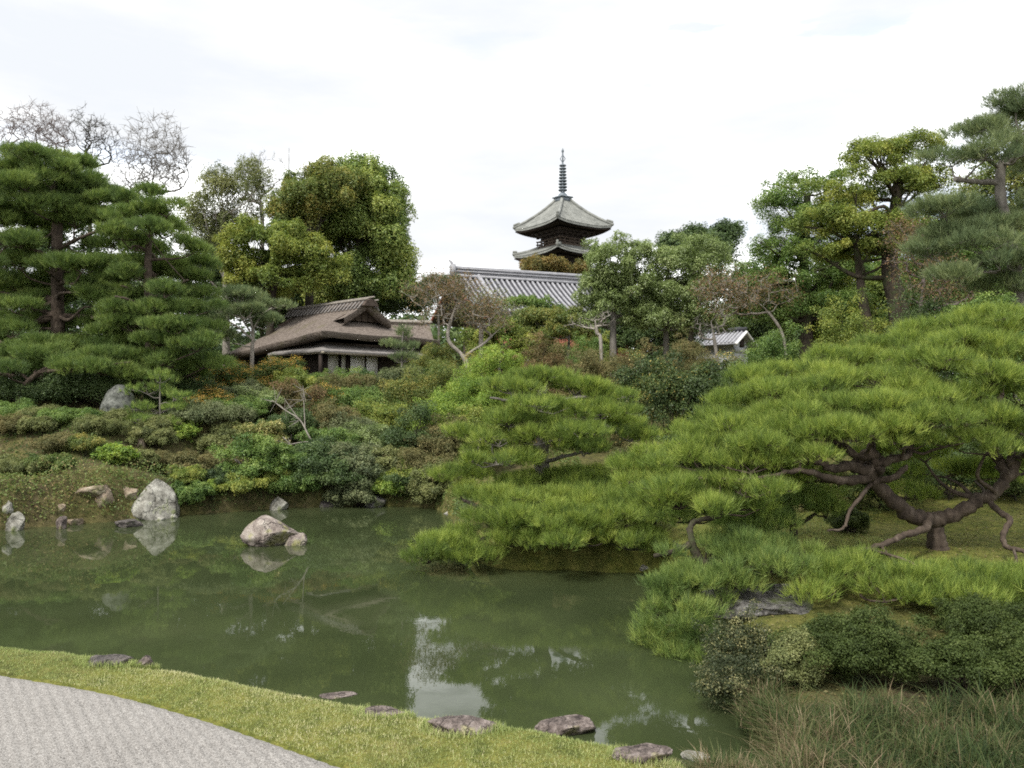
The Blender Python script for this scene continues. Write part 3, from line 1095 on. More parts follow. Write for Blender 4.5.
# ridge: bark cap with crossing straps and bamboo poles
rc_ = MB()
aa = np.linspace(.2, LENA - .2, 60)
for (w, h0) in ((.30, 0.0),):
    prof_b = np.array([-.42, -.3, -.1, .1, .3, .42])
    prof_z = np.array([-.20, .0, .13, .13, .0, -.20])
    G = H(aa[:, None] + 0 * prof_b[None], RB + prof_b[None] + 0 * aa[:, None], ZR + .02 + prof_z[None] + .02 * np.sin(aa * 5)[:, None])
    rc_.grid(G)
    for e in (0, -1):
        rc_.add(G[e], [[0, 1, 2, 3, 4, 5]])
rc_.build('ridge_cap', M['thatch_edge'], r_o, smooth=False)
for k in range(22):
    ak = .4 + k * (LENA - .8) / 21
    for sgn in (-1, 1):
        st = MB()
        st.tube(H(np.array([ak, ak + .03, ak + .05]), RB + sgn * np.array([-.08, .22, .62]), ZR + np.array([.20, .10, -.32])), [.05, .05, .04], 6)
        st.build('ridge_strap', M['shingle'], r_o)
for sgn in (-1, 1):
    bp_ = MB()
    bp_.tube(H(np.array([.1, 4, LENA - .1]), np.full(3, RB + .3 * sgn), np.full(3, ZR + .13)), .035, 6)
    bp_.build('ridge_pole', M['bark_pale'], r_o)
bp_ = MB()
bp_.tube(H(np.array([.0, 4, LENA]), np.full(3, RB), np.full(3, ZR + .24)), .04, 6)
bp_.build('ridge_pole', M['bark_pale'], r_o)

# shingled pent roof under the thatch, round the front corner
pr = MB()
PO = 1.0
aL = np.linspace(0, 1, 24)
tt = np.linspace(0, 1, 10)
T, A2 = np.meshgrid(tt, aL, indexing='ij')
a_in, a_out = 0 + A2 * 3.0, -PO + A2 * (3.0 + PO)
a = a_out + (a_in - a_out) * T
b = -PO + PO * T
z = 5.06 + .34 * T
Gl = H(a, b, z)
pr.grid(Gl)
b_in, b_out = 0 + A2 * DEP, -PO + A2 * (DEP + PO + .4)
b = b_out + (b_in - b_out) * T
a = -PO + PO * T
Gf = H(a, b, 5.06 + .34 * T)
pr.grid(Gf, flip=True)
for G, fl in ((Gl, False), (Gf, True)):
    pr.grid(np.stack([G[0] - UZ * .07, G[0]]), flip=fl)
    pr.grid(G - UZ * .07, flip=not fl)
pr.build('pent_roof', M['shingle'], th)
ef = MB()
ef.box(H(.88, -PO + .12, 4.97), (3.0 + PO, .08, .09), AX)
ef.build('eave_beam', M['wood_pale'], th)
ef = MB()
ef.box(H(-PO + .12, 2.3, 4.97), (.08, DEP + PO, .09), AX)
ef.build('eave_beam', M['wood_pale'], th)
w = MB()
w.box(H(LENA / 2, DEP / 2, (HZ + 5.5) / 2 - .1), (LENA - .1, DEP - .1, 5.5 - HZ + .2), AX)
w.build('wall', M['mud_wall'], th)
fl = MB()
fl.box(H(LENA / 2 - .4, DEP / 2 - .2, HZ + .38), (LENA + .8, DEP + 1.2, .1), AX)
fl.build('veranda_floor', M['wood_dark'], th)
for (a_, b_) in ((-PO + .15, -PO + .15), (3.0, -PO + .15), (-PO + .15, 4.6), (-.02, -.02), (-.02, 1.12), (-.02, 2.9), (3.1, -.05)):
    p = MB()
    pale = b_ == -PO + .15 and a_ == 3.0
    p.box(H(a_, b_, (HZ + 5.02) / 2), (.12, .12, 5.02 - HZ), AX)
    p.build('post', M['wood_pale' if pale else 'wood_dark'], th)
for (b_, wd, mt) in ((.32, .62, 'paper_grey'), (.86, .30, 'paper_grey'), (1.62, .86, 'paper'), (2.42, .72, 'paper')):
    p = MB()
    p.box(H(-.055, b_, 4.52), (.03, wd, 1.0), AX)
    d = p.build('sliding_panel', M[mt], th)
    f = MB()
    for e in (-.5, .5):
        f.box(H(-.075, b_ + e * (wd - .03), 4.52), (.03, .035, 1.04), AX)
    f.box(H(-.075, b_, 4.03), (.028, wd, .06), AX)
    f.box(H(-.075, b_, 5.01), (.028, wd, .04), AX)
    f.build('panel_frame', M['wood_dark'], d)
# side wing with its own lower thatched roof
WB = np.array([-6.6, 40.6, 0])
wa, wb = norm(np.array([.97, .24, 0])), norm(np.array([.24, -.97, 0]))
wg = MB()
t = np.linspace(0, 1, 30)
s = np.linspace(0, 1, 14)
S, T = np.meshgrid(s, t, indexing='ij')
for sg in (1, -1):
    Gw = WB + (T * 2.7 - .3)[..., None] * wa + (sg * 2.6 * (1 - S))[..., None] * wb + (5.4 + 1.55 * prof(S))[..., None] * UZ
    Gw[..., 2] += noise3(Gw.reshape(-1, 3), 1.6, 9).reshape(S.shape) * .03
    wg.grid(Gw, flip=sg < 0)
    wg.grid(np.stack([Gw[0] - UZ * .28, Gw[0]]), flip=sg < 0)
    wg.grid(Gw - UZ * .28, flip=sg > 0)
wo = wg.build('wing_roof', M['thatch'], th, smooth=True)
for dz, db in ((.05, .14), (.12, 0), (.05, -.14)):
    wr = MB()
    wr.tube(np.array([WB + wa * q + wb * db + UZ * (6.95 + dz) for q in (-.4, 1.2, 2.5)]), .06, 6)
    wr.build('ridge_pole', M['bark_pale'], wo)
ww = MB()
ww.box(WB + wa * 1.0 + UZ * (HZ + 5.4) / 2, (2.1, 4.0, 5.5 - HZ + .3), np.stack([wa, wb, UZ]))
ww.build('wall', M['mud_wall'], th)

# ------------------------------------------------------------------ temple hall with the long tiled roof
R1 = P(459, 271, 60)
R2 = P(604, 279.5, 64.7)
ra = norm((R2 - R1) * [1, 1, 0])
rn = np.array([ra[1], -ra[0], 0])        # towards the viewer, to the right
rl = np.linalg.norm((R2 - R1)[:2]) + 1.5
zt = (R1[2] + R2[2]) / 2 - .45
hg = g1(5, 60)
hb = R1 + ra * rl / 2
hall = thing('temple_hall', 'temple hall with long grey tiled roof and vermilion walls in front of the pagoda', 'temple', (hb[0], hb[1], hg))


def hp(u, v, z):
    b = np.array([R1[0], R1[1], 0])
    return b + np.asarray(u)[..., None] * ra + np.asarray(v)[..., None] * rn + np.asarray(z)[..., None] * UZ


RUN, DROP = 5.2, 3.2
PIT = .43
nroll = int(rl / PIT)


def roof_z(t, u):
    return zt - DROP * (t * 1.25 - .25 * t * t) + .25 * (np.abs(u / rl - .5) * 2) ** 4 * t


slope = MB()
t = np.linspace(0, 1, 14)
for sg in (1, -1):
    slope.mi = 0
    u = np.linspace(-.6, rl + .6, 50)
    T, U = np.meshgrid(t, u, indexing='ij')
    G = hp(U, sg * RUN * T, roof_z(T, U))
    slope.grid(G, flip=sg < 0)
    slope.grid(G - UZ * .25, flip=sg > 0)
    slope.grid(np.stack([G[-1] - UZ * .25, G[-1]]), flip=sg < 0)
    slope.mi = 1
    for k in range(nroll + 3):
        uk = -.5 + k * PIT
        p = hp(np.full_like(t, uk), sg * RUN * t * 1.005, roof_z(t, np.full_like(t, uk)) + .05)
        slope.tube(p, .10, 6)
ro = slope.build('tiled_roof', [M['tile_gap'], M['tile']], hall, smooth=True)
rg = MB()
for k, (w_, h_, z_) in enumerate(((.55, .2, .04), (.45, .2, .23), (.62, .07, .36), (.38, .16, .47), (.52, .08, .59))):
    rg.box(hp(rl / 2, 0, zt + z_), (rl + .6 - .1 * (k % 2), w_, h_), np.stack([ra, rn, UZ]))
rg.tube(hp(np.array([-.35, rl / 2, rl + .35]), np.zeros(3), np.full(3, zt + .68)), .12, 8)
for e in (-.5, rl + .5):
    rg.box(hp(e, 0, zt + .4), (.3, .65, .95), np.stack([ra, rn, UZ]))
    rg.tube(hp(np.array([e, e - .1, e - .3]), np.zeros(3), zt + np.array([.8, 1.05, 1.2])), [.14, .1, .04], 6)
rg.build('roof_ridge', M['tile'], ro)
for sg in (1, -1):
    for e in (1.5, rl - 1.5):
        dr = MB()
        p = hp(np.full(9, e), sg * RUN * np.linspace(.04, .8, 9), roof_z(np.linspace(.04, .8, 9), np.full(9, e)) + .25)
        dr.tube(p, .18, 8)
        dr.build('descending_ridge', M['tile'], ro, smooth=True)
for e in (.2, rl - .2):
    gb = MB()
    p = hp(np.full(3, e), np.array([-RUN * .8, RUN * .8, 0]), np.array([zt - DROP * .85, zt - DROP * .85, zt - .05]))
    gb.add(p, [[0, 1, 2]])
    gb.build('gable', M['wood_gable'], hall)
for e in (-.62, rl + .62):
    for sg in (1, -1):
        vg = MB()
        tq = np.linspace(0, 1, 8)
        p = hp(np.full(8, e), sg * RUN * tq, roof_z(tq, np.full(8, e)) - .1)
        vg.tube(p, .14, 4)
        vg.build('bargeboard', M['vermilion'], ro)
bd = MB()
bd.box(hp(rl / 2, 0, (hg + zt - 2.9) / 2), (rl - 3.0, RUN * 2 - 3.6, zt - 2.9 - hg), np.stack([ra, rn, UZ]))
bd.build('wall', M['wood_gable'], hall)
for k in range(9):
    u_ = 1.5 + k * (rl - 3) / 8
    p = MB()
    p.box(hp(u_, RUN - 1.75, (hg + zt - 3.0) / 2), (.34, .34, zt - 3.0 - hg), np.stack([ra, rn, UZ]))
    p.build('post', M['vermilion'], hall)
for zz, hh in ((hg + 3.6, .4), (hg + 2.2, .28), (hg + .6, .3)):
    p = MB()
    p.box(hp(rl / 2, RUN - 1.78, zz), (rl - 3.0, .2, hh), np.stack([ra, rn, UZ]))
    p.build('beam', M['vermilion'], hall)
for k in range(8):
    u_ = 1.5 + (k + .5) * (rl - 3) / 8
    p = MB()
    p.box(hp(u_, RUN - 1.79, hg + 1.4), ((rl - 3) / 8 - .4, .1, 1.25), np.stack([ra, rn, UZ]))
    p.build('lattice_panel', M['vermilion'], hall)
fn = MB()
fn.box(hp(rl / 2, RUN - .2, roof_z(1.0, rl / 2) - .38), (rl, .2, .2), np.stack([ra, rn, UZ]))
fn.build('eave_beam', M['vermilion'], hall)

# vermilion boundary wall with a small tiled coping, pieces seen between the shrubs
cw0, cw1 = P(498, 356, 47), P(600, 356, 49)
cg = g1(1, 47.5)
ct = P(550, 329, 48)[2]
wdir = norm((cw1 - cw0) * [1, 1, 0])
wx = np.stack([wdir, np.array([wdir[1], -wdir[0], 0]), UZ])
cmid = (cw0 + cw1) / 2
wl = np.linalg.norm((cw1 - cw0)[:2]) + 2
rw = thing('garden_wall', 'vermilion garden wall with narrow openings below the long tiled roof', 'wall', (cmid[0], cmid[1], cg))
q = MB()
q.box((cmid[0], cmid[1], (cg + ct) / 2 - .05), (wl, .22, ct - cg), wx)
q.build('panel', M['vermilion'], rw)
q = MB()
q.box((cmid[0], cmid[1], ct + .02), (wl + .3, .7, .12), wx)
q.box((cmid[0], cmid[1], ct + .14), (wl + .3, .3, .14), wx)
q.build('coping', M['tile'], rw)
for u_ in (-2.6, -.2, 1.9):
    q = MB()
    q.box(np.array([cmid[0], cmid[1], ct - .42]) + wdir * u_ - wx[1] * -.12, (.9, .05, .28), wx)
    q.build('opening', M['wood_dark'], rw)
for k in range(6):
    q = MB()
    q.box(np.array([cmid[0], cmid[1], (cg + ct) / 2 - .04]) + wdir * (-wl / 2 + .3 + k * (wl - .6) / 5) + wx[1] * .14, (.2, .12, ct - cg - .06), wx)
    q.build('post', M['vermilion'], rw)

# ------------------------------------------------------------------ small white storehouse
S0 = P(716, 352, 48)
sg_ = g1(S0[0] + 1, 49)
sa, sn = norm(np.array([-.72, .69, 0])), norm(np.array([.69, .72, 0]))   # ridge runs away to the left; gable faces the viewer and right
SC = P(741, 384, 48) * [1, 1, 0]
sx = np.stack([sn, sa, UZ])
sz = P(734, 331, 48)[2]
store = thing('storehouse', 'small white plastered storehouse with grey gabled tile roof among the trees on the right', 'building', (SC[0], SC[1], sg_))
hw, rl2, ris = 1.0, 3.6, .62


def sp(u, v, z):
    return SC + np.asarray(u)[..., None] * sn + np.asarray(v)[..., None] * sa + np.asarray(z)[..., None] * UZ


q = MB()
pts = sp(np.array([-hw, hw, hw, 0, -hw]) * .88, np.zeros(5), np.array([sg_ - .2, sg_ - .2, sz - ris, sz - .12, sz - ris]))
back = pts + sa * (rl2 - .6)
V = np.vstack([pts, back])
q.add(V, [[0, 1, 2, 3, 4]])
q.add(V, [[9, 8, 7, 6, 5]])
q.add(V, [[1, 6, 7, 2], [0, 4, 9, 5]])
q.build('wall', M['plaster_grey'], store)
q = MB()
for s_ in (-1, 1):
    e = sp(np.array([0, s_ * (hw + .32)]), np.array([-.35, -.35]), np.array([sz, sz - ris * 1.28]))
    f = e + sa * rl2
    V = np.vstack([e, f[::-1], e - UZ * .12, f[::-1] - UZ * .12])
    q.add(V, [[0, 1, 2, 3], [7, 6, 5, 4], [0, 4, 5, 1], [2, 6, 7, 3], [1, 5, 6, 2]])
    for k in range(14):
        a0 = e + sa * (.2 + k * (rl2 - .4) / 13)
        q.tube(np.array([a0[0], a0[1]]) + UZ * .03, .06, 6)
so = q.build('tiled_roof', M['tile'], store)
q = MB()
q.box(sp(0, rl2 / 2 - .35, sz + .1), (.3, rl2, .26), sx)
q.build('roof_ridge', M['tile_gap'], so)
q = MB()
for s_ in (-1, 1):
    e = sp(np.array([0, s_ * (hw + .3)]), np.array([-.37, -.37]), np.array([sz - .08, sz - ris * 1.28 - .08]))
    q.tube(e, .1, 4)
q.build('bargeboard', M['plaster'], so)
q = MB()
q.box(sp(.1, -.02, sz - ris - .12), (.5, .05, .5), sx)
q.build('window', M['wood_dark'], store)
q = MB()
q.box(sp(0, -.03, sz - ris - .55), (2 * hw * .86, .05, .3), sx)
q.build('panel', M['plaster_grey'], store)

# ------------------------------------------------------------------ pagoda
PC = P(563, 384, 95) * [1, 1, 0]
PGZ = g1(PC[0], PC[1])
pag = thing('pagoda', 'dark wooden pagoda with grey tiled roofs and tall ringed spire above the trees', 'pagoda', (PC[0], PC[1], PGZ))
ANG = math.radians(-90 - 9.5)            # direction of the near corner
R0 = 5.85


def ringxy(r, k):
    a = ANG + k * math.pi / 2
    return np.array([math.cos(a) * r, math.sin(a) * r, 0])


def pface(k, r):
    return ringxy(r, k), ringxy(r, k + 1)


eave_z = [23.3, 20.05, 16.8, 13.55, 10.3]
for lv, ez in enumerate(eave_z):
    topz = ez + (3.6 if lv == 0 else 1.15)
    rin = .75 if lv == 0 else 2.7
    R = R0 + .12 * lv
    rf = MB()
    tr = MB()
    s = np.linspace(0, 1, 12)
    tq = np.linspace(0, 1, 25)
    for k in range(4):
        A0, B0 = pface(k, R)
        A1, B1 = pface(k, rin)
        S, T = np.meshgrid(s, tq, indexing='ij')

        def surf(S, T):
            o = A0 + (B0 - A0) * T[..., None]
            i = A1 + (B1 - A1) * T[..., None]
            p = o + (i - o) * S[..., None]
            up = .38 * (np.abs(T - .5) * 2) ** 3 * (1 - S) ** 1.6
            cur = S * .78 + .22 * np.maximum(S, 0) ** 2.4
            p = p + PC
            p[..., 2] = ez + (topz - ez) * cur + up
            return p
        G = surf(S, T)
        rf.grid(G)
        lo = G[0] - UZ * .2
        # double rafters: stepped dark underside
        ins = PC + (ringxy(3.0, k)) + ((ringxy(3.0, k + 1) - ringxy(3.0, k))) * tq[:, None]
        ins[:, 2] = ez + .05
        rf.grid(np.stack([lo, G[0]]))
        tr.grid(np.stack([ins, (ins + lo) / 2 + UZ * -.02, lo]))
        # rafter ends
        for q_ in np.linspace(.02, .98, 34):
            e0 = surf(np.array([.0]), np.array([q_]))[0] - UZ * .36
            e1 = PC + ringxy(3.2, k) + (ringxy(3.2, k + 1) - ringxy(3.2, k)) * q_
            e1[2] = ez - .05
            tr.segs([e0], [e1], .07, .07, 4)
        # rolls of tile
        for q_ in np.linspace(.015, .985, 34):
            tmax = 1.0
            ss = np.linspace(0, tmax, 8)
            p = surf(ss, np.full(8, q_)) + UZ * .04
            rf.tube(p, np.linspace(.085, .035, 8) if lv == 0 else .08, 5, cap=False)
        # hip ridge
        ss = np.linspace(-.03, 1, 10)
        p = surf(ss, np.zeros(10)) + UZ * .16
        rf.tube(p, .2, 6)
        p = surf(np.array([-.02, .12]), np.zeros(2)) + UZ * np.array([.45, .38])[:, None]
        rf.tube(p, .16, 6)
    ro_ = rf.build('tiled_roof', M['tile_old'], pag, smooth=True)
    tr.build('rafter', M['wood_dark'], ro_)
    # body with brackets
    bd = MB()
    bt, bb = ez + .2, ez - (3.25 if lv < 4 else 5.4) + 1.1
    c45 = ANG + math.pi / 4
    bx = np.array([[math.cos(c45), math.sin(c45), 0], [-math.sin(c45), math.cos(c45), 0], [0, 0, 1]])
    sd = 3.3 + .12 * lv
    bd.box(PC + UZ * (bt + bb) / 2, (sd, sd, bt - bb), bx)
    bd.build('wall', M['wood_dark'], pag)
    bk = MB()
    for j, (ex, zz) in enumerate(((.5, -1.0), (1.3, -.68), (2.1, -.36))):
        bk.box(PC + UZ * (ez + zz), (sd + ex, sd + ex, .2), bx)
        for f_ in range(4):
            ax = bx[f_ % 2] * (1 if f_ < 2 else -1)
            ay = bx[(f_ + 1) % 2]
            for m_ in np.linspace(-.5, .5, 6):
                bk.box(PC + UZ * (ez + zz - .17) + ax * (sd + ex) * .48 + ay * m_ * (sd + ex - .5), (.28, .28, .2), bx)
    bk.build('bracket', M['wood_dark'], pag)
    # balcony rail
    rl_ = MB()
    zz = bb + .05
    for f_ in range(4):
        ax = bx[f_ % 2] * (1 if f_ < 2 else -1)
        ay = bx[(f_ + 1) % 2]
        L_ = sd + 1.0
        for z_ in (.12, .42, .78):
            rl_.box(PC + UZ * (zz + z_) + ax * L_ / 2, (.1 if f_ % 2 == 0 else L_ + .4, L_ + .4 if f_ % 2 == 0 else .1, .1), bx)
        for m_ in np.linspace(-.5, .5, 7):
            rl_.box(PC + UZ * (zz + .4) + ax * L_ / 2 + ay * m_ * L_, (.1, .1, .8), bx)
    rl_.box(PC + UZ * (zz), (sd + 1.1, sd + 1.1, .12), bx)
    rl_.build('balcony', M['wood_gable'], pag)
    # door and window panels on each face
    for f_ in range(4):
        ax = bx[f_ % 2] * (1 if f_ < 2 else -1)
        d_ = MB()
        d_.box(PC + UZ * (bb + 1.0) + ax * (sd / 2 + .03), (.06 if f_ % 2 == 0 else 1.4, 1.4 if f_ % 2 == 0 else .06, 1.3), bx)
        d_.build('door', M['wood_gable'], pag)
# spire
spz = eave_z[0] + 3.6
q = MB()
q.box(PC + UZ * (spz + .05), (1.5, 1.5, .5), bx)
q.box(PC + UZ * (spz + .35), (1.8, 1.8, .14), bx)
q.build('spire_base', M['bronze'], pag)
sp_ = MB()
tipz = P(563, 148, 95)[2]
sp_.tube(np.array([PC + UZ * z_ for z_ in (spz + .3, spz + .7, spz + .9, spz + 1.2, tipz - .6, tipz)]), [.5, .55, .3, .14, .09, .03], 8)
spo = sp_.build('spire', M['bronze'], pag, smooth=True)
for k in range(9):
    z_ = spz + 1.25 + k * (tipz - 1.9 - spz - 1.25) / 8.6
    r_ = .46 - .016 * k
    a_ = np.linspace(0, 2 * np.pi, 17)
    ring = MB()
    ring.tube(np.stack([PC[0] + np.cos(a_) * r_, PC[1] + np.sin(a_) * r_, np.full(17, z_)], -1), .09, 6)
    for aa_ in np.linspace(0, np.pi, 4, endpoint=False):
        dv = np.array([math.cos(aa_), math.sin(aa_), 0]) * r_
        ring.segs([PC + UZ * z_ - dv], [PC + UZ * z_ + dv], .04, .04, 4)
    ring.build('spire_ring', M['bronze'], pag, smooth=True)
fl_ = MB()
for aa_ in (0, np.pi / 2):
    dv = np.array([math.cos(aa_), math.sin(aa_), 0])
    zz = tipz - 1.5
    fl_.segs([PC + UZ * (zz - .3), PC + UZ * (zz - .3), PC + UZ * (zz + .7), PC + UZ * (zz + .7)], [PC + dv * .3 + UZ * (zz + .2), PC - dv * .3 + UZ * (zz + .2), PC + dv * .3 + UZ * (zz + .2), PC - dv * .3 + UZ * (zz + .2)], .05, .05, 4)
fl_.tube(np.array([PC + UZ * z_ for z_ in (tipz - .6, tipz - .45, tipz - .25, tipz - .1)]), [.05, .16, .14, .03], 8)
fl_.build('finial', M['bronze'], spo)

# thin lightning mast behind the left trees
mp_ = P(289, 148, 60)
mg = g1(mp_[0], 60)
mast = thing('mast', 'thin steel mast rising above the tree tops left of the pagoda', 'mast', (mp_[0], 60, mg))
q = MB()
q.tube([[mp_[0], 60, mg], [mp_[0], 60, mp_[2] - 1], [mp_[0], 60, mp_[2]]], [.12, .05, .02], 8)
q.build('pole', M['steel'], mast)
q = MB()
q.box((mp_[0], 60, mg + .1), (.5, .5, .2))
q.build('base_plate', M['steel'], mast)
# ------------------------------------------------------------------ far trees
tree('evergreen_tree', 'hazy dark evergreen tree tops behind the pale tree right of the pagoda', 'tree',
     [(700, 250, 38, 26), (726, 236, 17, 18), (672, 258, 22, 20)], 62, 702, 'leaf_dark', 'bark_dark', rc=1.2, leaf=.28, lai=2.0, r0=.3, n_limbs=8, max_leaves=30000)
tree('autumn_tree', 'round tree with orange brown leaves in front of the pagoda roof', 'tree',
     [(548, 268, 26, 13), (530, 272, 16, 9), (572, 272, 16, 10)], 76, 548, 'leaf_orange', 'bark_dark', rc=1.0, leaf=.28, lai=2.2, r0=.25, n_limbs=8, max_leaves=20000)
tree('camphor_tree', 'great dense dark green camphor tree, rounded dome behind the thatched house', 'tree',
     [(352, 245, 48, 52), (376, 208, 30, 34), (352, 188, 36, 28), (382, 222, 28, 36), (392, 262, 25, 40), (335, 285, 40, 25), (375, 290, 38, 24), (330, 215, 30, 40), (345, 190, 30, 22)],
     44, 362, 'leaf_camphor', 'bark_dark', rc=1.0, leaf=.2, lai=2.5, dens=1.4, r0=.4, n_limbs=22, max_leaves=100000)
tree('broadleaf_tree', 'golden green tree with orange tinged crown top, left shoulder of the camphor dome', 'tree',
     [(322, 192, 36, 28), (300, 208, 34, 26), (335, 182, 26, 16), (280, 222, 22, 26)], 41.5, 310, 'leaf_gold', 'bark_dark', rc=.85, leaf=.17, lai=2.0, r0=.3, n_limbs=18, max_leaves=50000)
tree('broadleaf_tree', 'bright yellow green tree with tufted branches left behind the thatched roof', 'tree',
     [(255, 245, 36, 24), (296, 255, 40, 26), (240, 268, 26, 20), (280, 282, 38, 22), (318, 270, 26, 22)], 38.5, 272, 'leaf_yellow', 'bark_dark', rc=.55, leaf=.15, lai=2.0, r0=.28, n_limbs=20, max_leaves=50000)
tree('thin_tree', 'thin olive tree with sparse leaves and sky showing through, beside the tall left pines', 'tree',
     [(215, 205, 32, 36), (245, 190, 32, 28), (200, 240, 24, 34), (232, 235, 32, 34)], 43, 226, 'leaf_olive', 'bark_pale', rc=.75, leaf=.13, lai=.75, dens=1.0, r0=.24, n_limbs=40, twigs=3, max_leaves=26000, squash=.8)
b = P(150, 384, 46)
bare_tree('bare_tree', 'tall leafless pale tree with fine twigs above the left pines', 'tree', np.array([b[0], 46, g1(b[0], 46)]),
          lobes_px([(155, 146, 34, 38), (140, 172, 28, 28), (172, 165, 18, 28)], 46), 'bark_grey', .13, 620, mids=[P(152, 260, 46), P(150, 205, 46)], twig_r=.018)
b = P(40, 384, 44)
bare_tree('bare_tree', 'leafless reddish tree with dense twigs behind the crown of the leftmost pine', 'tree', np.array([b[0], 44, g1(b[0], 44)]),
          lobes_px([(40, 126, 28, 24), (12, 134, 26, 26), (55, 136, 18, 22)], 44), 'bark_purple', .12, 560, mids=[P(42, 240, 44), P(40, 175, 44)], twig_r=.016)
b = P(88, 384, 45)
bare_tree('bare_tree', 'thin leafless dark tree with open forked twigs between the other two bare trees', 'tree', np.array([b[0], 45, g1(b[0], 45)]),
          lobes_px([(86, 132, 20, 26), (102, 142, 18, 24)], 45), 'bark_dark', .11, 260, mids=[P(90, 260, 45), P(90, 180, 45)], twig_r=.016)
b = P(262, 384, 50)
bare_tree('bare_tree', 'pale wispy bare twigs rising behind the thin olive tree', 'tree', np.array([b[0], 50, g1(b[0], 50)]),
          lobes_px([(262, 172, 26, 20), (250, 185, 18, 20)], 50), 'bark_grey', .13, 220, mids=[P(262, 280, 50), P(262, 215, 50)], twig_r=.016)
tree('evergreen_tree', 'dark evergreen filling the shade below and behind the leftmost pines', 'tree',
     [(30, 300, 70, 70), (110, 320, 70, 60), (175, 330, 50, 50), (-60, 280, 80, 90), (60, 250, 50, 40), (20, 372, 90, 36), (120, 372, 70, 30), (-70, 370, 70, 50), (66, 215, 46, 42), (148, 268, 40, 42)], 37, 80, 'leaf_dark', 'bark_dark', rc=1.0, leaf=.2, lai=1.8, r0=.3, n_limbs=14, max_leaves=60000)

# right-hand wood
tree('pale_tree', 'pale green tree with grey trunk directly right of the pagoda', 'tree',
     [(612, 268, 30, 26), (595, 285, 18, 20), (632, 292, 26, 26), (640, 262, 22, 22), (608, 305, 30, 16), (640, 318, 24, 16), (590, 322, 20, 12)], 36, 614, 'leaf_pale', 'bark_grey', rc=.5, leaf=.13, lai=1.45, dens=1.2, r0=.19, n_limbs=40, twigs=1,
     trunk_mid=[(613, 330), (614, 305)], top=(616, 265), max_leaves=34000)
tree('pale_tree', 'pale green tree with two forked trunks, second from the pagoda', 'tree',
     [(672, 275, 32, 32), (700, 262, 34, 30), (690, 300, 38, 28), (655, 300, 26, 26), (725, 285, 24, 24), (660, 322, 30, 16), (700, 325, 34, 16)], 37, 666, 'leaf_pale', 'bark_grey', rc=.55, leaf=.13, lai=1.4, dens=1.2, r0=.17, n_limbs=44, twigs=1,
     trunk_mid=[(666, 330), (664, 305)], top=(668, 265), max_leaves=46000, extra_trunks=[(704, (700, 270), .2), (690, (684, 285), .12)])
tree('oak_tree', 'tall dark oak with straight ivy clad trunk and layered side branches against the sky', 'tree',
     [(800, 188, 30, 18), (775, 205, 26, 10), (838, 182, 20, 14), (790, 228, 30, 16), (768, 252, 28, 14), (820, 215, 34, 24), (815, 258, 42, 26), (780, 285, 36, 20), (850, 280, 30, 24), (830, 305, 34, 18), (790, 315, 36, 18), (845, 325, 36, 16)],
     32, 806, 'leaf_green', 'bark_dark', rc=.42, leaf=.11, lai=1.35, dens=1.15, r0=.32, n_limbs=36, trunk_mid=[(806, 320), (804, 260)], top=(808, 195), max_leaves=52000, twigs=1)
tree('oak_tree', 'large spreading oak with yellow green crown and thick leaning forked trunk', 'tree',
     [(878, 158, 36, 20), (918, 150, 26, 18), (850, 195, 36, 20), (895, 188, 42, 20), (930, 180, 22, 20), (825, 222, 36, 18), (868, 228, 46, 18), (848, 250, 40, 14), (905, 225, 22, 22)],
     27.5, 903, 'leaf_yellow', 'bark_dark', rc=.40, leaf=.10, lai=1.5, dens=1.15, r0=.42, n_limbs=40, trunk_mid=[(900, 320), (890, 270), (893, 225)], top=(900, 175), max_leaves=60000, twigs=1,
     extra_trunks=[(898, (855, 235), .26)])
tree('evergreen_tree', 'dark rounded evergreen in the gap behind the two oaks', 'tree',
     [(870, 285, 46, 36), (925, 270, 40, 50), (760, 300, 40, 40), (965, 250, 50, 50)], 38, 880, 'leaf_green', 'bark_dark', rc=.9, leaf=.17, lai=1.9, r0=.3, n_limbs=14, max_leaves=50000)
tree('evergreen_tree', 'green broadleaf tree standing behind the highest pine at the right edge', 'tree',
     [(1010, 210, 50, 60), (1060, 180, 60, 80), (985, 250, 40, 50)], 34, 1020, 'leaf_gold', 'bark_dark', rc=.8, leaf=.15, lai=1.8, r0=.3, n_limbs=14, max_leaves=42000)
tree('evergreen_tree', 'shadowy dark tree behind the white storehouse', 'tree',
     [(775, 316, 36, 26), (735, 322, 30, 22), (800, 340, 40, 22), (760, 290, 30, 24)], 53, 768, 'leaf_dark', 'bark_dark', rc=1.1, leaf=.2, lai=1.8, r0=.3, n_limbs=12, max_leaves=40000)
tree('evergreen_tree', 'broad green tree filling the space between the straight oak and the leaning oak', 'tree',
     [(840, 320, 46, 30), (880, 330, 46, 26), (830, 290, 36, 26), (900, 300, 40, 26)], 34, 846, 'leaf_yellow', 'bark_dark', rc=.8, leaf=.15, lai=1.8, r0=.25, n_limbs=14, max_leaves=50000)
tree('evergreen_tree', 'dull green tree behind the pines at the right, beyond the brownish maple', 'tree',
     [(950, 310, 60, 34), (1010, 310, 60, 40), (1060, 280, 60, 60), (960, 270, 40, 30)], 30, 985, 'leaf_green', 'bark_dark', rc=.8, leaf=.14, lai=1.8, r0=.25, n_limbs=14, max_leaves=50000)
tree('evergreen_tree', 'dark tree closing the view under the pale trees right of the temple hall', 'tree',
     [(620, 338, 30, 18), (670, 335, 36, 20), (650, 315, 30, 18)], 46, 655, 'leaf_dark', 'bark_dark', rc=.9, leaf=.17, lai=1.8, r0=.25, n_limbs=12, max_leaves=40000)
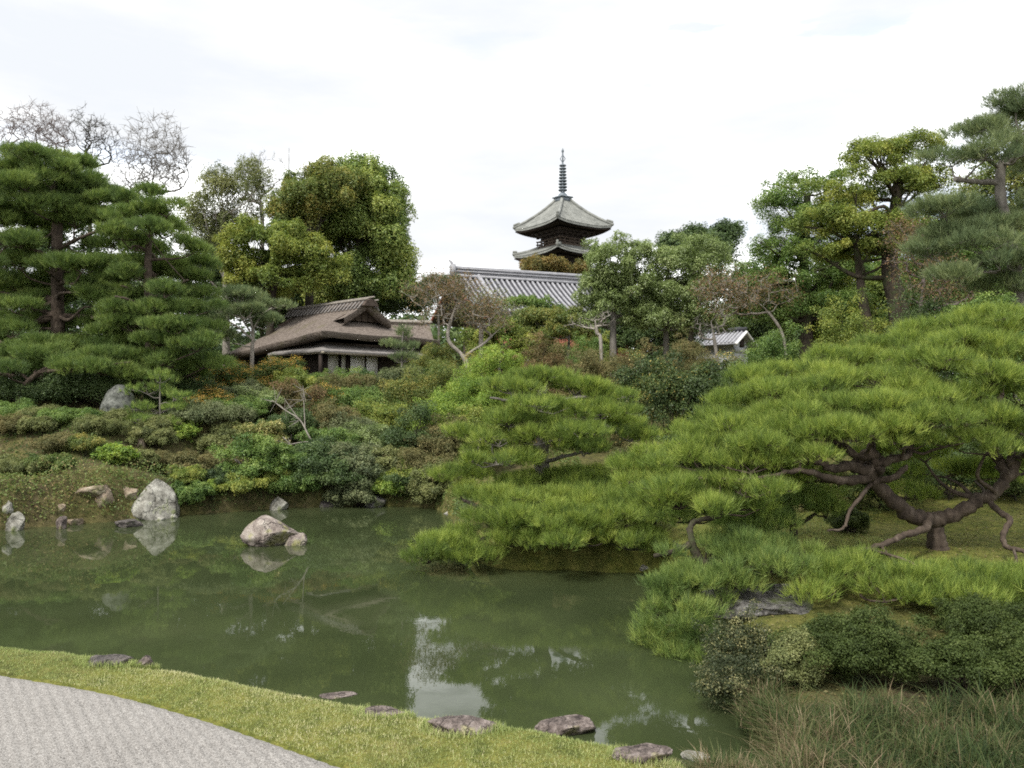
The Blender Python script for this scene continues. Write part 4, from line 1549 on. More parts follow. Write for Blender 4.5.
tree('evergreen_tree', 'dark tree closing the gap behind the thatched house ridge', 'tree',
     [(300, 305, 40, 26), (250, 310, 44, 34), (215, 290, 30, 44), (345, 300, 40, 20), (400, 305, 34, 20)], 48, 300, 'leaf_dark', 'bark_dark', rc=1.0, leaf=.2, lai=1.8, r0=.3, n_limbs=12, max_leaves=60000)
tree('small_tree', 'yellow and green leaved tree hiding the red wall beside the leaning maple', 'tree',
     [(500, 335, 24, 14), (525, 345, 22, 10), (480, 345, 20, 14)], 36, 500, 'leaf_yellow', 'bark_grey', rc=.45, leaf=.12, lai=1.6, r0=.1, n_limbs=12, max_leaves=14000)
tree('small_tree', 'yellowish small tree standing before the right part of the red wall', 'tree',
     [(570, 318, 22, 12), (555, 332, 18, 10), (585, 335, 16, 10)], 36, 570, 'leaf_gold', 'bark_grey', rc=.45, leaf=.12, lai=1.4, r0=.1, n_limbs=12, max_leaves=14000)
b = P(786, 384, 31)
bare_tree('bare_maple', 'slender maple with sparse rust red leaves touching the straight oak trunk', 'tree', np.array([b[0], 31, g1(b[0], 31)]),
          lobes_px([(740, 285, 36, 16), (715, 290, 22, 18), (775, 290, 26, 16), (740, 305, 40, 12)], 31), 'bark_pale', .06, 160, leafmat='leaf_rust', leaf=.085, leaf_per=5, mids=[P(785, 345, 31), P(768, 312, 31)], twig_r=.016)
b = P(915, 384, 25)
bare_tree('bare_maple', 'brownish maple with dry twigs right of the leaning oak trunk', 'tree', np.array([b[0], 25, g1(b[0], 25)]),
          lobes_px([(918, 265, 30, 24), (945, 275, 28, 20), (905, 235, 16, 22), (935, 295, 40, 16)], 25), 'bark_purple', .08, 260, leafmat='leaf_rust', leaf=.07, leaf_per=4, mids=[P(920, 320, 25)], twig_r=.009)
b = P(478, 384, 32)
bare_tree('bare_maple', 'leaning maple with pale grey limbs and sparse reddish leaves right of the thatched house', 'tree', np.array([b[0], 32, g1(b[0], 32)]),
          lobes_px([(432, 300, 32, 26), (465, 300, 30, 24), (445, 285, 30, 14), (490, 315, 22, 18)], 32), 'bark_pale', .10, 240, leafmat='leaf_rust', leaf=.075, leaf_per=5, mids=[P(466, 362, 32), P(448, 338, 32)], twig_r=.010)
b = P(481, 384, 33.5)
bare_tree('bare_maple', 'upright young maple with thin pale trunk and olive leaves before the tiled roof', 'tree', np.array([b[0], 33.5, g1(b[0], 33.5)]),
          lobes_px([(484, 300, 26, 14), (500, 310, 22, 12), (470, 312, 18, 14)], 33.5), 'bark_pale', .10, 110, leafmat='leaf_olive', leaf=.085, leaf_per=5, mids=[P(481, 345, 33.5), P(482, 325, 33.5)], twig_r=.010)
b = P(601, 384, 30)
bare_tree('bare_sapling', 'forked grey sapling without leaves below the grey trunk of the nearest pale tree', 'tree', np.array([b[0], 30, g1(b[0], 30)]),
          lobes_px([(585, 322, 22, 8), (605, 318, 14, 10)], 30), 'bark_pale', .07, 40, mids=[P(601, 345, 30), P(597, 333, 30)], twig_r=.010)
b = P(727, 384, 27)
bare_tree('bare_sapling', 'thin crooked grey sapling in front of the white storehouse', 'tree', np.array([b[0], 27, g1(b[0], 27)]),
          lobes_px([(722, 318, 10, 26), (700, 325, 12, 14)], 27), 'bark_grey', .06, 34, mids=[P(716, 350, 27)], twig_r=.009)
for (lab, spec, Y, bx, mt) in (
        ('rounded green tree in front of the tiled roof beside the maple', [(545, 322, 26, 13), (520, 335, 26, 10), (565, 335, 20, 10)], 38, 540, 'leaf_gold'),
        ('low dark tree with horizontal green pads before the tiled roof', [(528, 303, 24, 6), (512, 322, 22, 7), (546, 312, 16, 6)], 41, 524, 'leaf_green'),
        ('small green tree filling the gap between thatched house and temple roof', [(435, 283, 14, 9), (452, 290, 14, 12), (425, 296, 12, 12)], 52, 438, 'leaf_dark')):
    tree('small_tree', lab, 'tree', spec, Y, bx, mt, 'bark_grey', rc=.5, leaf=.13, lai=1.7, r0=.12, n_limbs=10, max_leaves=14000)


# ------------------------------------------------------------------ pines
def pine(name, label, base, trunk_pts, r0, limbs, pads, mat, bark, L, w, k, per, group=None, pad_limb=True, extra=None, under=.25, tb=0.0, sub=None, rr=.6):
    """trunk, limbs as parts, and every cloud of needles a part with its twigs"""
    t = thing(name, label, 'tree', base, group)
    lines = []
    tp = smoothpts([np.asarray(base) - [0, 0, .1]] + [np.asarray(q) for q in trunk_pts], 6)
    rad = np.linspace(r0, r0 * .4, len(tp))
    rad[0] *= 1.3
    rad[1:3] *= 1.12
    rad = rad * (1 + .06 * np.sin(np.arange(len(rad)) * 2.1))
    tm = MB()
    tm.tube(tp, rad, 12)
    tm.build('trunk', M[bark], t, smooth=True)
    lines.append((tp, rad))
    for pts, ra_, rb_ in limbs:
        p = smoothpts(pts, 6)
        p = p + rng.normal(size=p.shape) * ra_ * .12
        r_ = np.linspace(ra_, rb_, len(p)) * (1 + .1 * np.sin(np.arange(len(p)) * 1.7 + 1))
        m = MB()
        m.tube(p, r_, 9)
        m.build('limb', M[bark], t, smooth=True)
        lines.append((p, r_))
    AP = np.vstack([l[0] for l in lines])
    AR = np.concatenate([l[1] for l in lines])
    for c, rx, ry, rz in pads:
        nm, tw = MB(), MB()
        root = pad_mesh(nm, tw, c, rx, ry, rz, L, w, k, per, sub=sub, under=under, tb=tb)
        d = np.linalg.norm(AP - root, axis=1) + np.maximum(0, AP[:, 2] - root[2]) * .8
        i = int(np.argmin(d))
        q = limb_path(AP[i], root, -.05, .07, 5)
        tw.tube(q, np.linspace(min(AR[i] * rr, .02 + .03 * np.linalg.norm(root - AP[i])), .012 + .006 * rx, len(q)), 6)
        po = nm.build('needle_pad', M[mat], t)
        tw.build('twigs', M[bark], po, smooth=True)
    return t


def auto_pads(spec, Y, n, rx, rz, seed, step=None):
    """layered pads inside a px outline: rows of (py, x0, x1)"""
    r = np.random.default_rng(seed)
    out = []
    for py, x0, x1 in spec:
        m = max(1, int(round((x1 - x0) / (rx * 1.15))))
        for j in range(m):
            px = x0 + (x1 - x0) * (j + .5) / m + r.uniform(-.25, .25) * rx
            y = Y + r.uniform(-1, 1) * n
            kx = y / F
            s = r.uniform(.75, 1.25)
            out.append((P(px, py + r.uniform(-5, 5), y), rx * kx * s, rx * kx * s * .9, rz * kx * r.uniform(.8, 1.2)))
    return out


Yp = 28.5
bx_ = P(57, 384, Yp)[0]
pine('tall_pine', 'tall layered dark green pine with reddish trunk at the left edge', [bx_, Yp, g1(bx_, Yp)],
     [P(58, 330, Yp), P(57, 240, Yp), P(60, 190, Yp), P(58, 150, Yp)], .26,
     [([P(58, 250, Yp), P(80, 238, Yp - .6), P(105, 228, Yp - 1)], .08, .03), ([P(57, 262, Yp), P(35, 250, Yp - .8), P(5, 246, Yp - 1)], .08, .03),
      ([P(58, 205, Yp), P(76, 200, Yp + .5), P(100, 190, Yp + .5)], .06, .03), ([P(58, 205, Yp), P(38, 198, Yp + .5), P(14, 196, Yp)], .06, .03)],
     auto_pads([(156, 20, 75), (167, 8, 96), (179, -10, 108), (191, -20, 112), (203, -30, 115), (222, -30, 115), (243, -40, 110), (262, -40, 115), (283, -50, 120), (303, -50, 125), (325, -50, 120), (348, -50, 118), (370, -40, 100)],
               Yp, 2.0, 22, 8.5, 3), 'pine_far', 'bark_red', .17, .014, 9, 150, sub=.36)
Yp = 27
bx_ = P(150, 384, Yp)[0]
pine('tall_pine', 'second broad dark pine right of the leftmost pine, sloping down to the thatched house', [bx_, Yp, g1(bx_, Yp)],
     [P(150, 340, Yp), P(148, 270, Yp), P(150, 215, Yp)], .2,
     [([P(149, 300, Yp), P(170, 288, Yp - .6), P(188, 280, Yp - 1)], .06, .03), ([P(149, 310, Yp), P(130, 300, Yp - .8), P(115, 296, Yp - 1)], .06, .03)],
     auto_pads([(200, 122, 160), (213, 108, 178), (230, 104, 188), (246, 100, 194), (262, 98, 200), (278, 98, 203), (294, 100, 205), (310, 100, 207), (326, 100, 210), (342, 100, 212), (358, 100, 210), (374, 110, 205)],
               Yp, 1.9, 21, 8.5, 5), 'pine_far', 'bark_red', .16, .014, 9, 150, sub=.34)
Yp = 25.5
bx_ = P(20, 384, Yp)[0]
pine('low_pine', 'low spreading pine branches with shade beneath, under the leftmost tall pine', [bx_, Yp, g1(bx_, Yp)],
     [P(22, 390, Yp), P(40, 372, Yp), P(70, 360, Yp)], .12,
     [([P(40, 372, Yp), P(90, 368, Yp - .5), P(130, 362, Yp - .5)], .06, .03)],
     auto_pads([(355, 0, 150), (372, -10, 120)], Yp, 1.2, 26, 8, 15), 'pine_far', 'bark_red', .16, .014, 9, 130, sub=.36)
Yp = 32
bx_ = P(252, 384, Yp)[0]
pine('garden_pine', 'rounded grey green pine with pale leaning trunk in front of the thatched roof', [bx_, Yp, g1(bx_, Yp)],
     [P(252, 355, Yp), P(253, 335, Yp), P(250, 315, Yp)], .10,
     [([P(253, 340, Yp), P(235, 325, Yp), P(218, 318, Yp)], .05, .025), ([P(252, 332, Yp), P(262, 315, Yp), P(272, 308, Yp)], .04, .02), ([P(252, 335, Yp), P(240, 315, Yp + .4), P(232, 303, Yp)], .04, .02)],
     [(P(*q), a * Yp / F, a * Yp / F * .9, b_ * Yp / F) for q, a, b_ in (((240, 297, Yp), 26, 9), ((222, 310, Yp), 18, 9), ((262, 306, Yp + .5), 20, 9), ((215, 325, Yp - .4), 14, 8), ((270, 320, Yp), 13, 7), ((245, 312, Yp - .6), 22, 8), ((228, 338, Yp), 14, 7))],
     'pine_grey', 'bark_pale', .16, .018, 9, 80, sub=.32)
Yp = 30
bx_ = P(402, 384, Yp)[0]
pine('young_pine', 'small young pine beside the right end of the thatched eaves', [bx_, Yp, g1(bx_, Yp)], [P(402, 350, Yp), P(403, 332, Yp)], .05, [],
     [(P(*q), a * Yp / F, a * Yp / F, b_ * Yp / F) for q, a, b_ in (((403, 333, Yp), 7, 6), ((396, 345, Yp), 11, 5), ((412, 348, Yp), 10, 5), ((403, 358, Yp), 14, 5))], 'pine_grey', 'bark_grey', .16, .017, 8, 60, sub=.2)
Yp = 24.5
bx_ = P(160, 384, Yp)[0]
pine('young_pine', 'young light green pine with slim stem just right of the lichen covered boulder', [bx_, Yp, g1(bx_, Yp)], [P(160, 420, Yp), P(160, 385, Yp)], .05, [],
     [(P(*q), a * Yp / F, a * Yp / F, b_ * Yp / F) for q, a, b_ in (((160, 378, Yp), 16, 6), ((148, 390, Yp), 16, 5), ((174, 396, Yp), 16, 5), ((160, 408, Yp), 22, 6), ((140, 420, Yp - .4), 18, 5), ((178, 422, Yp - .3), 16, 5))], 'pine_mid', 'bark_grey', .13, .014, 9, 60, sub=.25)

# right edge pine, high
Yp = 20
bx_ = P(1012, 384, Yp)[0]
pine('tall_pine', 'tall pine with grey crooked trunk and open needle clouds at the right edge', [bx_, Yp, g1(bx_, Yp)],
     [P(1016, 300, Yp), P(1010, 240, Yp), P(1001, 200, Yp), P(1002, 165, Yp), P(1018, 140, Yp)], .2,
     [([P(1001, 183, Yp), P(980, 182, Yp), P(955, 180, Yp - .3)], .09, .05), ([P(1002, 170, Yp), P(985, 158, Yp), P(968, 152, Yp)], .05, .03), ([P(1003, 165, Yp), P(1022, 155, Yp), P(1050, 148, Yp)], .08, .04),
      ([P(1010, 240, Yp), P(985, 240, Yp), P(950, 238, Yp)], .06, .03), ([P(1012, 270, Yp), P(985, 272, Yp - .5), P(960, 270, Yp - .5)], .05, .03)],
     px_pads([(975, 135, 34, 12, Yp), (1008, 122, 30, 11, Yp + .6), (952, 158, 28, 10, Yp), (985, 152, 24, 9, Yp - .8), (1018, 148, 28, 11, Yp - .6), (1030, 110, 24, 10, Yp), (1016, 102, 16, 8, Yp),
              (945, 208, 34, 10, Yp - .4), (985, 215, 34, 11, Yp + .4), (1015, 228, 34, 11, Yp), (950, 235, 36, 10, Yp), (985, 245, 34, 10, Yp - .8), (930, 250, 22, 8, Yp), (1020, 262, 34, 11, Yp - .6),
              (960, 275, 28, 9, Yp - .5), (1000, 285, 32, 10, Yp), (1040, 200, 34, 12, Yp), (1050, 160, 34, 12, Yp), (1000, 262, 26, 9, Yp - 1)]),
     'pine_grey', 'bark_grey', .17, .011, 10, 105, sub=.32, under=.3)

# middle pine on the peninsula
Yp = 16
bx_ = P(543, 384, Yp)[0]
pine('garden_pine', 'shapely bright green pine of flat cloud layers with grey trunk on the peninsula', [bx_, Yp, g1(bx_, Yp)],
     [P(543, 478, Yp), P(541, 455, Yp), P(546, 430, Yp), P(538, 405, Yp), P(545, 388, Yp)], .19,
     [([P(543, 455, Yp), P(520, 442, Yp - .5), P(480, 440, Yp - .6)], .06, .025), ([P(545, 430, Yp), P(580, 420, Yp), P(612, 428, Yp - .3)], .06, .025), ([P(540, 412, Yp), P(515, 402, Yp), P(490, 398, Yp)], .05, .02),
      ([P(543, 405, Yp), P(575, 398, Yp), P(605, 396, Yp)], .05, .02), ([P(543, 462, Yp), P(570, 455, Yp - .6), P(592, 450, Yp - .6)], .05, .02)],
     px_pads([(547, 378, 33, 5.8, Yp + .3), (512, 388, 33, 7.2, Yp), (575, 389, 34, 7.9, Yp + .2), (612, 396, 21, 6.5, Yp), (540, 406, 36, 6.5, Yp - .6), (600, 412, 34, 7.9, Yp - .3), (510, 420, 34, 7.9, Yp - .4), (572, 430, 33, 6.5, Yp - .8),
              (470, 434, 21, 6.5, Yp - .2), (630, 436, 21, 5.8, Yp - .2), (500, 441, 33, 6.5, Yp - .8), (540, 438, 24, 7.2, Yp - 1.0), (590, 448, 28, 6.5, Yp - .9), (497, 459, 36, 6.5, Yp - .9), (470, 452, 19, 5.8, Yp - .2), (525, 402, 21, 5.8, Yp + .8), (618, 424, 22, 5.8, Yp + .5), (560, 412, 26, 6.5, Yp + .8)]),
     'pine_bright', 'bark_grey', .13, .0085, 12, 150, sub=.24, tb=-.03, under=.2)
# low pine over the water in front of it
Yp = 14.6
bx_ = P(645, 384, Yp)[0]
pine('garden_pine', 'low wide pine with lime green brushes reaching over the water at the peninsula tip', [bx_, Yp, g1(bx_, Yp)],
     [P(645, 532, Yp), P(632, 515, Yp), P(610, 512, Yp)], .13,
     [([P(632, 515, Yp), P(590, 515, Yp - .2), P(540, 512, Yp - .2), P(495, 510, Yp), P(462, 500, Yp + .6)], .085, .03), ([P(610, 512, Yp), P(585, 500, Yp + .6), P(555, 492, Yp + .8)], .05, .02),
      ([P(540, 512, Yp - .2), P(500, 532, Yp - .4), P(450, 552, Yp - .5)], .045, .02), ([P(645, 530, Yp), P(668, 540, Yp - .6), P(682, 548, Yp - 1)], .06, .03)],
     px_pads([(462, 478, 28, 11, Yp + 1.2), (495, 494, 40, 13, Yp + .6), (540, 482, 46, 8, Yp + 1.2), (588, 478, 44, 9, Yp + 1.3), (630, 484, 34, 9, Yp + 1), (545, 500, 48, 12, Yp), (595, 498, 46, 12, Yp + .2), (640, 500, 40, 12, Yp),
              (500, 514, 44, 13, Yp - .3), (552, 518, 50, 13, Yp - .7), (605, 520, 50, 13, Yp - .7), (655, 518, 40, 13, Yp - .5), (525, 534, 40, 11, Yp - .6), (578, 537, 46, 10, Yp - 1.1), (630, 540, 40, 11, Yp - 1.0),
              (445, 545, 36, 10, Yp - .6), (470, 556, 30, 9, Yp - .7), (428, 556, 22, 8, Yp - .6), (462, 538, 26, 9, Yp - .3)]),
     'pine_bright', 'bark_dark', .125, .008, 12, 160, sub=.22, under=.2)

# the big old pine
Yp = 11.6
bx_ = P(937, 384, Yp)[0]
gb_ = g1(bx_, Yp)
Q = lambda x, y, d=0: P(x, y, Yp + d)
big_limbs = [
    ([Q(935, 520), Q(912, 516, -.1), Q(892, 500, -.2), Q(876, 484, -.3), Q(866, 470, -.35)], .12, .09),
    ([Q(868, 476, -.35), Q(880, 466, -.4), Q(872, 455, -.4), Q(862, 458, -.45)], .09, .07),
    ([Q(868, 472, -.35), Q(850, 466, -.5), Q(832, 468, -.6), Q(815, 462, -.6), Q(795, 466, -.4)], .085, .03),
    ([Q(866, 478, -.35), Q(845, 481, -.6), Q(825, 477, -.8), Q(800, 470, -.9), Q(770, 476, -.9)], .075, .025),
    ([Q(872, 468, -.35), Q(890, 460, -.45), Q(906, 457, -.5), Q(910, 450, -.4), Q(905, 430, -.2)], .07, .03),
    ([Q(875, 480, -.3), Q(892, 478, -.5), Q(903, 470, -.5), Q(905, 466, -.5)], .055, .03),
    ([Q(862, 462, -.4), Q(846, 448, -.2), Q(832, 440, 0), Q(815, 420, .2), Q(800, 395, .4)], .06, .025),
    ([Q(868, 468, -.3), Q(872, 440, .1), Q(880, 410, .3), Q(900, 375, .5)], .07, .03),
    ([Q(938, 520), Q(958, 512, -.05), Q(980, 500, -.1), Q(1000, 488, -.1), Q(1014, 468, -.1), Q(1022, 445, 0), Q(1040, 415, .2)], .11, .055),
    ([Q(1008, 478, -.1), Q(1000, 462, .1), Q(992, 450, .1), Q(985, 425, .2), Q(975, 390, .3)], .09, .03),
    ([Q(1014, 466, -.1), Q(1008, 442, .1), Q(1001, 430, .2), Q(1000, 395, .4), Q(1000, 350, .6)], .08, .03),
    ([Q(928, 515, -.1), Q(926, 528, -.35), Q(908, 534, -.6), Q(890, 542, -.8), Q(860, 552, -1.0), Q(820, 560, -1.2)], .062, .025),
    ([Q(985, 498, -.1), Q(1000, 512, -.3), Q(1010, 520, -.5), Q(1004, 532, -.6), Q(1004, 544, -.7), Q(1016, 550, -.8), Q(1040, 552, -.9)], .045, .03),
    ([Q(872, 482, -.3), Q(860, 498, -.7), Q(850, 510, -.8), Q(846, 524, -.9), Q(840, 530, -.9), Q(828, 530, -1)], .03, .015),
    ([Q(880, 410, .3), Q(850, 395, .8), Q(820, 380, 1)], .04, .02),
    ([Q(770, 476, -.9), Q(740, 480, -.8), Q(700, 478, -.6)], .03, .015),
]
big_pads = px_pads([
    (1000, 322, 48, 11.2, 12.4), (945, 330, 43, 10.4, 12.6), (1050, 320, 46, 12.0, 12.2), (975, 345, 45, 12.0, 11.9), (902, 347, 45, 11.2, 12.6), (1030, 355, 43, 12.8, 11.6), (925, 362, 46, 12.0, 11.9), (850, 360, 43, 9.6, 12.8), (878, 378, 48, 11.2, 12.0), (800, 372, 41, 9.6, 12.6),
    (760, 378, 32, 8.0, 12.9), (825, 385, 43, 9.6, 12.1), (980, 378, 45, 12.0, 11.3), (1020, 395, 41, 12.8, 11.2), (780, 393, 43, 9.6, 12.0), (740, 402, 32, 9.6, 12.4), (935, 395, 45, 11.2, 11.3), (885, 405, 46, 11.2, 11.2), (835, 408, 45, 10.4, 11.4),
    (790, 414, 41, 10.4, 11.4), (725, 420, 37, 9.6, 12.0), (760, 428, 43, 10.4, 11.4), (925, 420, 45, 10.4, 10.9), (965, 418, 39, 9.6, 11.0), (875, 428, 46, 10.4, 10.8), (830, 432, 45, 10.4, 10.9), (690, 434, 30, 8.8, 12.2), (715, 444, 39, 10.4, 11.6), (775, 446, 45, 10.4, 10.9),
    (670, 455, 33, 10.4, 11.9), (705, 463, 41, 11.2, 11.3), (750, 464, 43, 10.4, 10.8), (905, 440, 37, 8.0, 10.9), (945, 440, 33, 8.0, 11.0), (1030, 430, 32, 11.2, 10.9), (660, 482, 33, 11.2, 11.6), (700, 486, 41, 11.2, 11.0), (745, 488, 41, 10.4, 10.7), (985, 448, 30, 7.2, 11.0), (800, 455, 28, 7.2, 10.7),
    (905, 492, 30, 7, 12.6), (945, 470, 34, 8, 12.4), (1035, 462, 34, 12, 11.6), (925, 455, 30, 8, 12.0), (890, 445, 34, 8, 12.2), (850, 455, 30, 8, 12.4), (680, 500, 42, 10, 11.0), (725, 505, 44, 10, 10.9), (770, 480, 40, 9, 11.2), (640, 468, 30, 10, 12.0), (805, 475, 30, 8, 11.8), (975, 475, 26, 7, 12.8),
    # drooping front clouds under the trunk
    (850, 567, 46, 9, 10.30), (900, 575, 46, 10, 10.10), (945, 577, 46, 11, 10.00), (990, 581, 48, 11, 9.90), (1035, 585, 44, 12, 9.70), (835, 587, 38, 8, 9.80), (885, 595, 44, 8, 9.60), (945, 598, 46, 9, 9.50), (1000, 605, 44, 11, 9.40)])
pine('old_pine', 'old wide pine with twisted red brown limbs and short trunk on the mossy right bank', [bx_, Yp, gb_],
     [Q(937, 545), Q(936, 530), Q(936, 517)], .18, big_limbs, big_pads, 'pine_bright', 'bark_red', .12, .0066, 13, 185, sub=.21, under=.22)

# pine with a small dark trunk left of it
Yp = 12.2
bx_ = P(794, 384, Yp)[0]
pine('small_pine', 'small pine with thin dark forked trunk standing left of the old pine', [bx_, Yp, g1(bx_, Yp)],
     [P(793, 520, Yp), P(791, 508, Yp)], .075,
     [([P(795, 524, Yp), P(806, 520, Yp - .1), P(820, 510, Yp - .2)], .045, .02), ([P(791, 520, Yp), P(775, 516, Yp), P(755, 518, Yp - .2), P(735, 512, Yp - .2)], .05, .02), ([P(791, 510, Yp), P(780, 500, Yp + .1), P(760, 496, Yp)], .035, .015)],
     px_pads([(765, 502, 38, 11, Yp), (725, 508, 40, 12, Yp - .1), (690, 512, 36, 12, Yp + .2), (810, 500, 32, 9, Yp - .3), (770, 522, 34, 9, Yp - .7), (735, 528, 36, 11, Yp - .7), (826, 512, 22, 7, Yp - .3), (795, 488, 32, 9, Yp + .3)]),
     'pine_mid', 'bark_dark', .115, .0068, 12, 175, sub=.2, tb=.05)
# pine bending over the water
Yp = 10.6
bx_ = P(735, 384, Yp)[0]
pine('leaning_pine', 'deep green pine hanging low over the pond edge, with knotted dark branches', [bx_, Yp, g1(bx_, Yp)],
     [P(725, 575, Yp), P(700, 560, Yp), P(690, 545, Yp)], .085,
     [([P(700, 560, Yp), P(690, 535, Yp), P(695, 522, Yp + .1), P(720, 516, Yp + .2)], .05, .03), ([P(690, 545, Yp), P(672, 552, Yp), P(655, 556, Yp + .1)], .05, .025), ([P(712, 570, Yp), P(690, 590, Yp - .3), P(668, 605, Yp - .5), P(655, 620, Yp - .6)], .05, .02),
      ([P(690, 590, Yp - .3), P(690, 620, Yp - .6), P(680, 650, Yp - .8)], .04, .02), ([P(730, 575, Yp), P(770, 572, Yp - .2), P(800, 566, Yp - .4), P(806, 560, Yp - .4)], .05, .03)],
     px_pads([(745, 545, 46, 13, Yp + .1), (705, 550, 36, 12, Yp), (785, 548, 40, 11, Yp + .2), (760, 560, 40, 11, Yp - .4), (695, 578, 34, 12, Yp - .4), (665, 585, 26, 11, Yp - .4), (725, 585, 36, 11, Yp - .6), (662, 604, 28, 12, Yp - .6), (695, 606, 34, 13, Yp - .8),
              (652, 628, 26, 13, Yp - .7), (680, 632, 34, 14, Yp - .9), (662, 654, 28, 13, Yp - .9), (690, 662, 30, 14, Yp - 1.2), (672, 678, 26, 11, Yp - 1.2)]),
     'pine_deep', 'bark_dark', .115, .0062, 13, 200, sub=.18, tb=.02, under=.35)

# ------------------------------------------------------------------ shrubs and hedges of the far bank
G1 = 'shrubs on the far bank'


def hedge(name, label, pts, width, h_px_top, mat, leaf, lai, cat='hedge', tipped=False, jit=.08, body=None):
    """pts: world ground line; h: list of top z"""
    pts = np.asarray(pts, float)
    base = pts.mean(0)
    t = thing(name, label, cat, [base[0], base[1], g1(base[0], base[1])])
    tops = np.asarray(h_px_top, float)
    lob = []
    n = max(4, int(np.linalg.norm(pts[-1] - pts[0]) / (width * .45)))
    for q in np.linspace(0, 1, n):
        x = np.interp(q, np.linspace(0, 1, len(pts)), pts[:, 0])
        y = np.interp(q, np.linspace(0, 1, len(pts)), pts[:, 1])
        z1 = np.interp(q, np.linspace(0, 1, len(tops)), tops)
        g = g1(x, y)
        hh = max(.3, z1 - g)
        lob.append((np.array([x + rng.normal() * jit, y + rng.normal() * jit, g + hh * .5]), (width * .5, width * .5, hh * .5 + rng.normal() * jit * .4)))
    mb = MB()
    C = crown_mesh(mb, lob, width * .2, leaf, lai, 1.3, .5, ground=True, tipped=tipped, max_leaves=42000)
    mb.build('foliage', M[mat], t)
    sb = MB()
    for q in np.linspace(.03, .97, n):
        x = np.interp(q, np.linspace(0, 1, len(pts)), pts[:, 0])
        y = np.interp(q, np.linspace(0, 1, len(pts)), pts[:, 1])
        g = g1(x, y)
        for _ in range(3):
            c = C[rng.integers(len(C))]
            e = np.array([x + rng.normal() * .2, y + rng.normal() * .2, g + .7 * (np.interp(q, np.linspace(0, 1, len(tops)), tops) - g)])
            w_ = limb_path([x, y, g - .05], e, 0, .08, 3)
            sb.tube(w_, np.linspace(.03, .008, len(w_)), 5, cap=False)
    sb.build('stem', M['bark_dark'], t)
    return t


hy = 31.2
hedge('clipped_hedge', 'long flat topped clipped green hedge under the shoji panels of the thatched house',
      [P(300, 384, hy)[:2], P(360, 384, hy)[:2], P(428, 384, hy)[:2]], 1.3, [P(300, 373, hy)[2], P(360, 373, hy)[2], P(428, 372, hy)[2]], 'leaf_green', .075, 2.2)
hy = 22
hedge('tall_hedge', 'tall dark leafy hedge with yellow spotted leaves between the two bright pines',
      [P(655, 384, hy)[:2], P(690, 384, hy)[:2], P(722, 384, hy - .3)[:2]], 2.0, [P(655, 362, hy)[2], P(690, 358, hy)[2], P(722, 362, hy)[2]], 'leaf_mottle', .085, 2.3, jit=.12)
hy = 30
hedge('flowering_hedge', 'rusty brown hedge with fine twigs running behind the dark leafy hedge', [P(565, 384, hy)[:2], P(640, 384, hy)[:2], P(735, 384, hy)[:2]], 1.4,
      [P(565, 357, hy)[2], P(640, 352, hy)[2], P(735, 352, hy)[2]], 'leaf_brown', .07, 1.6)

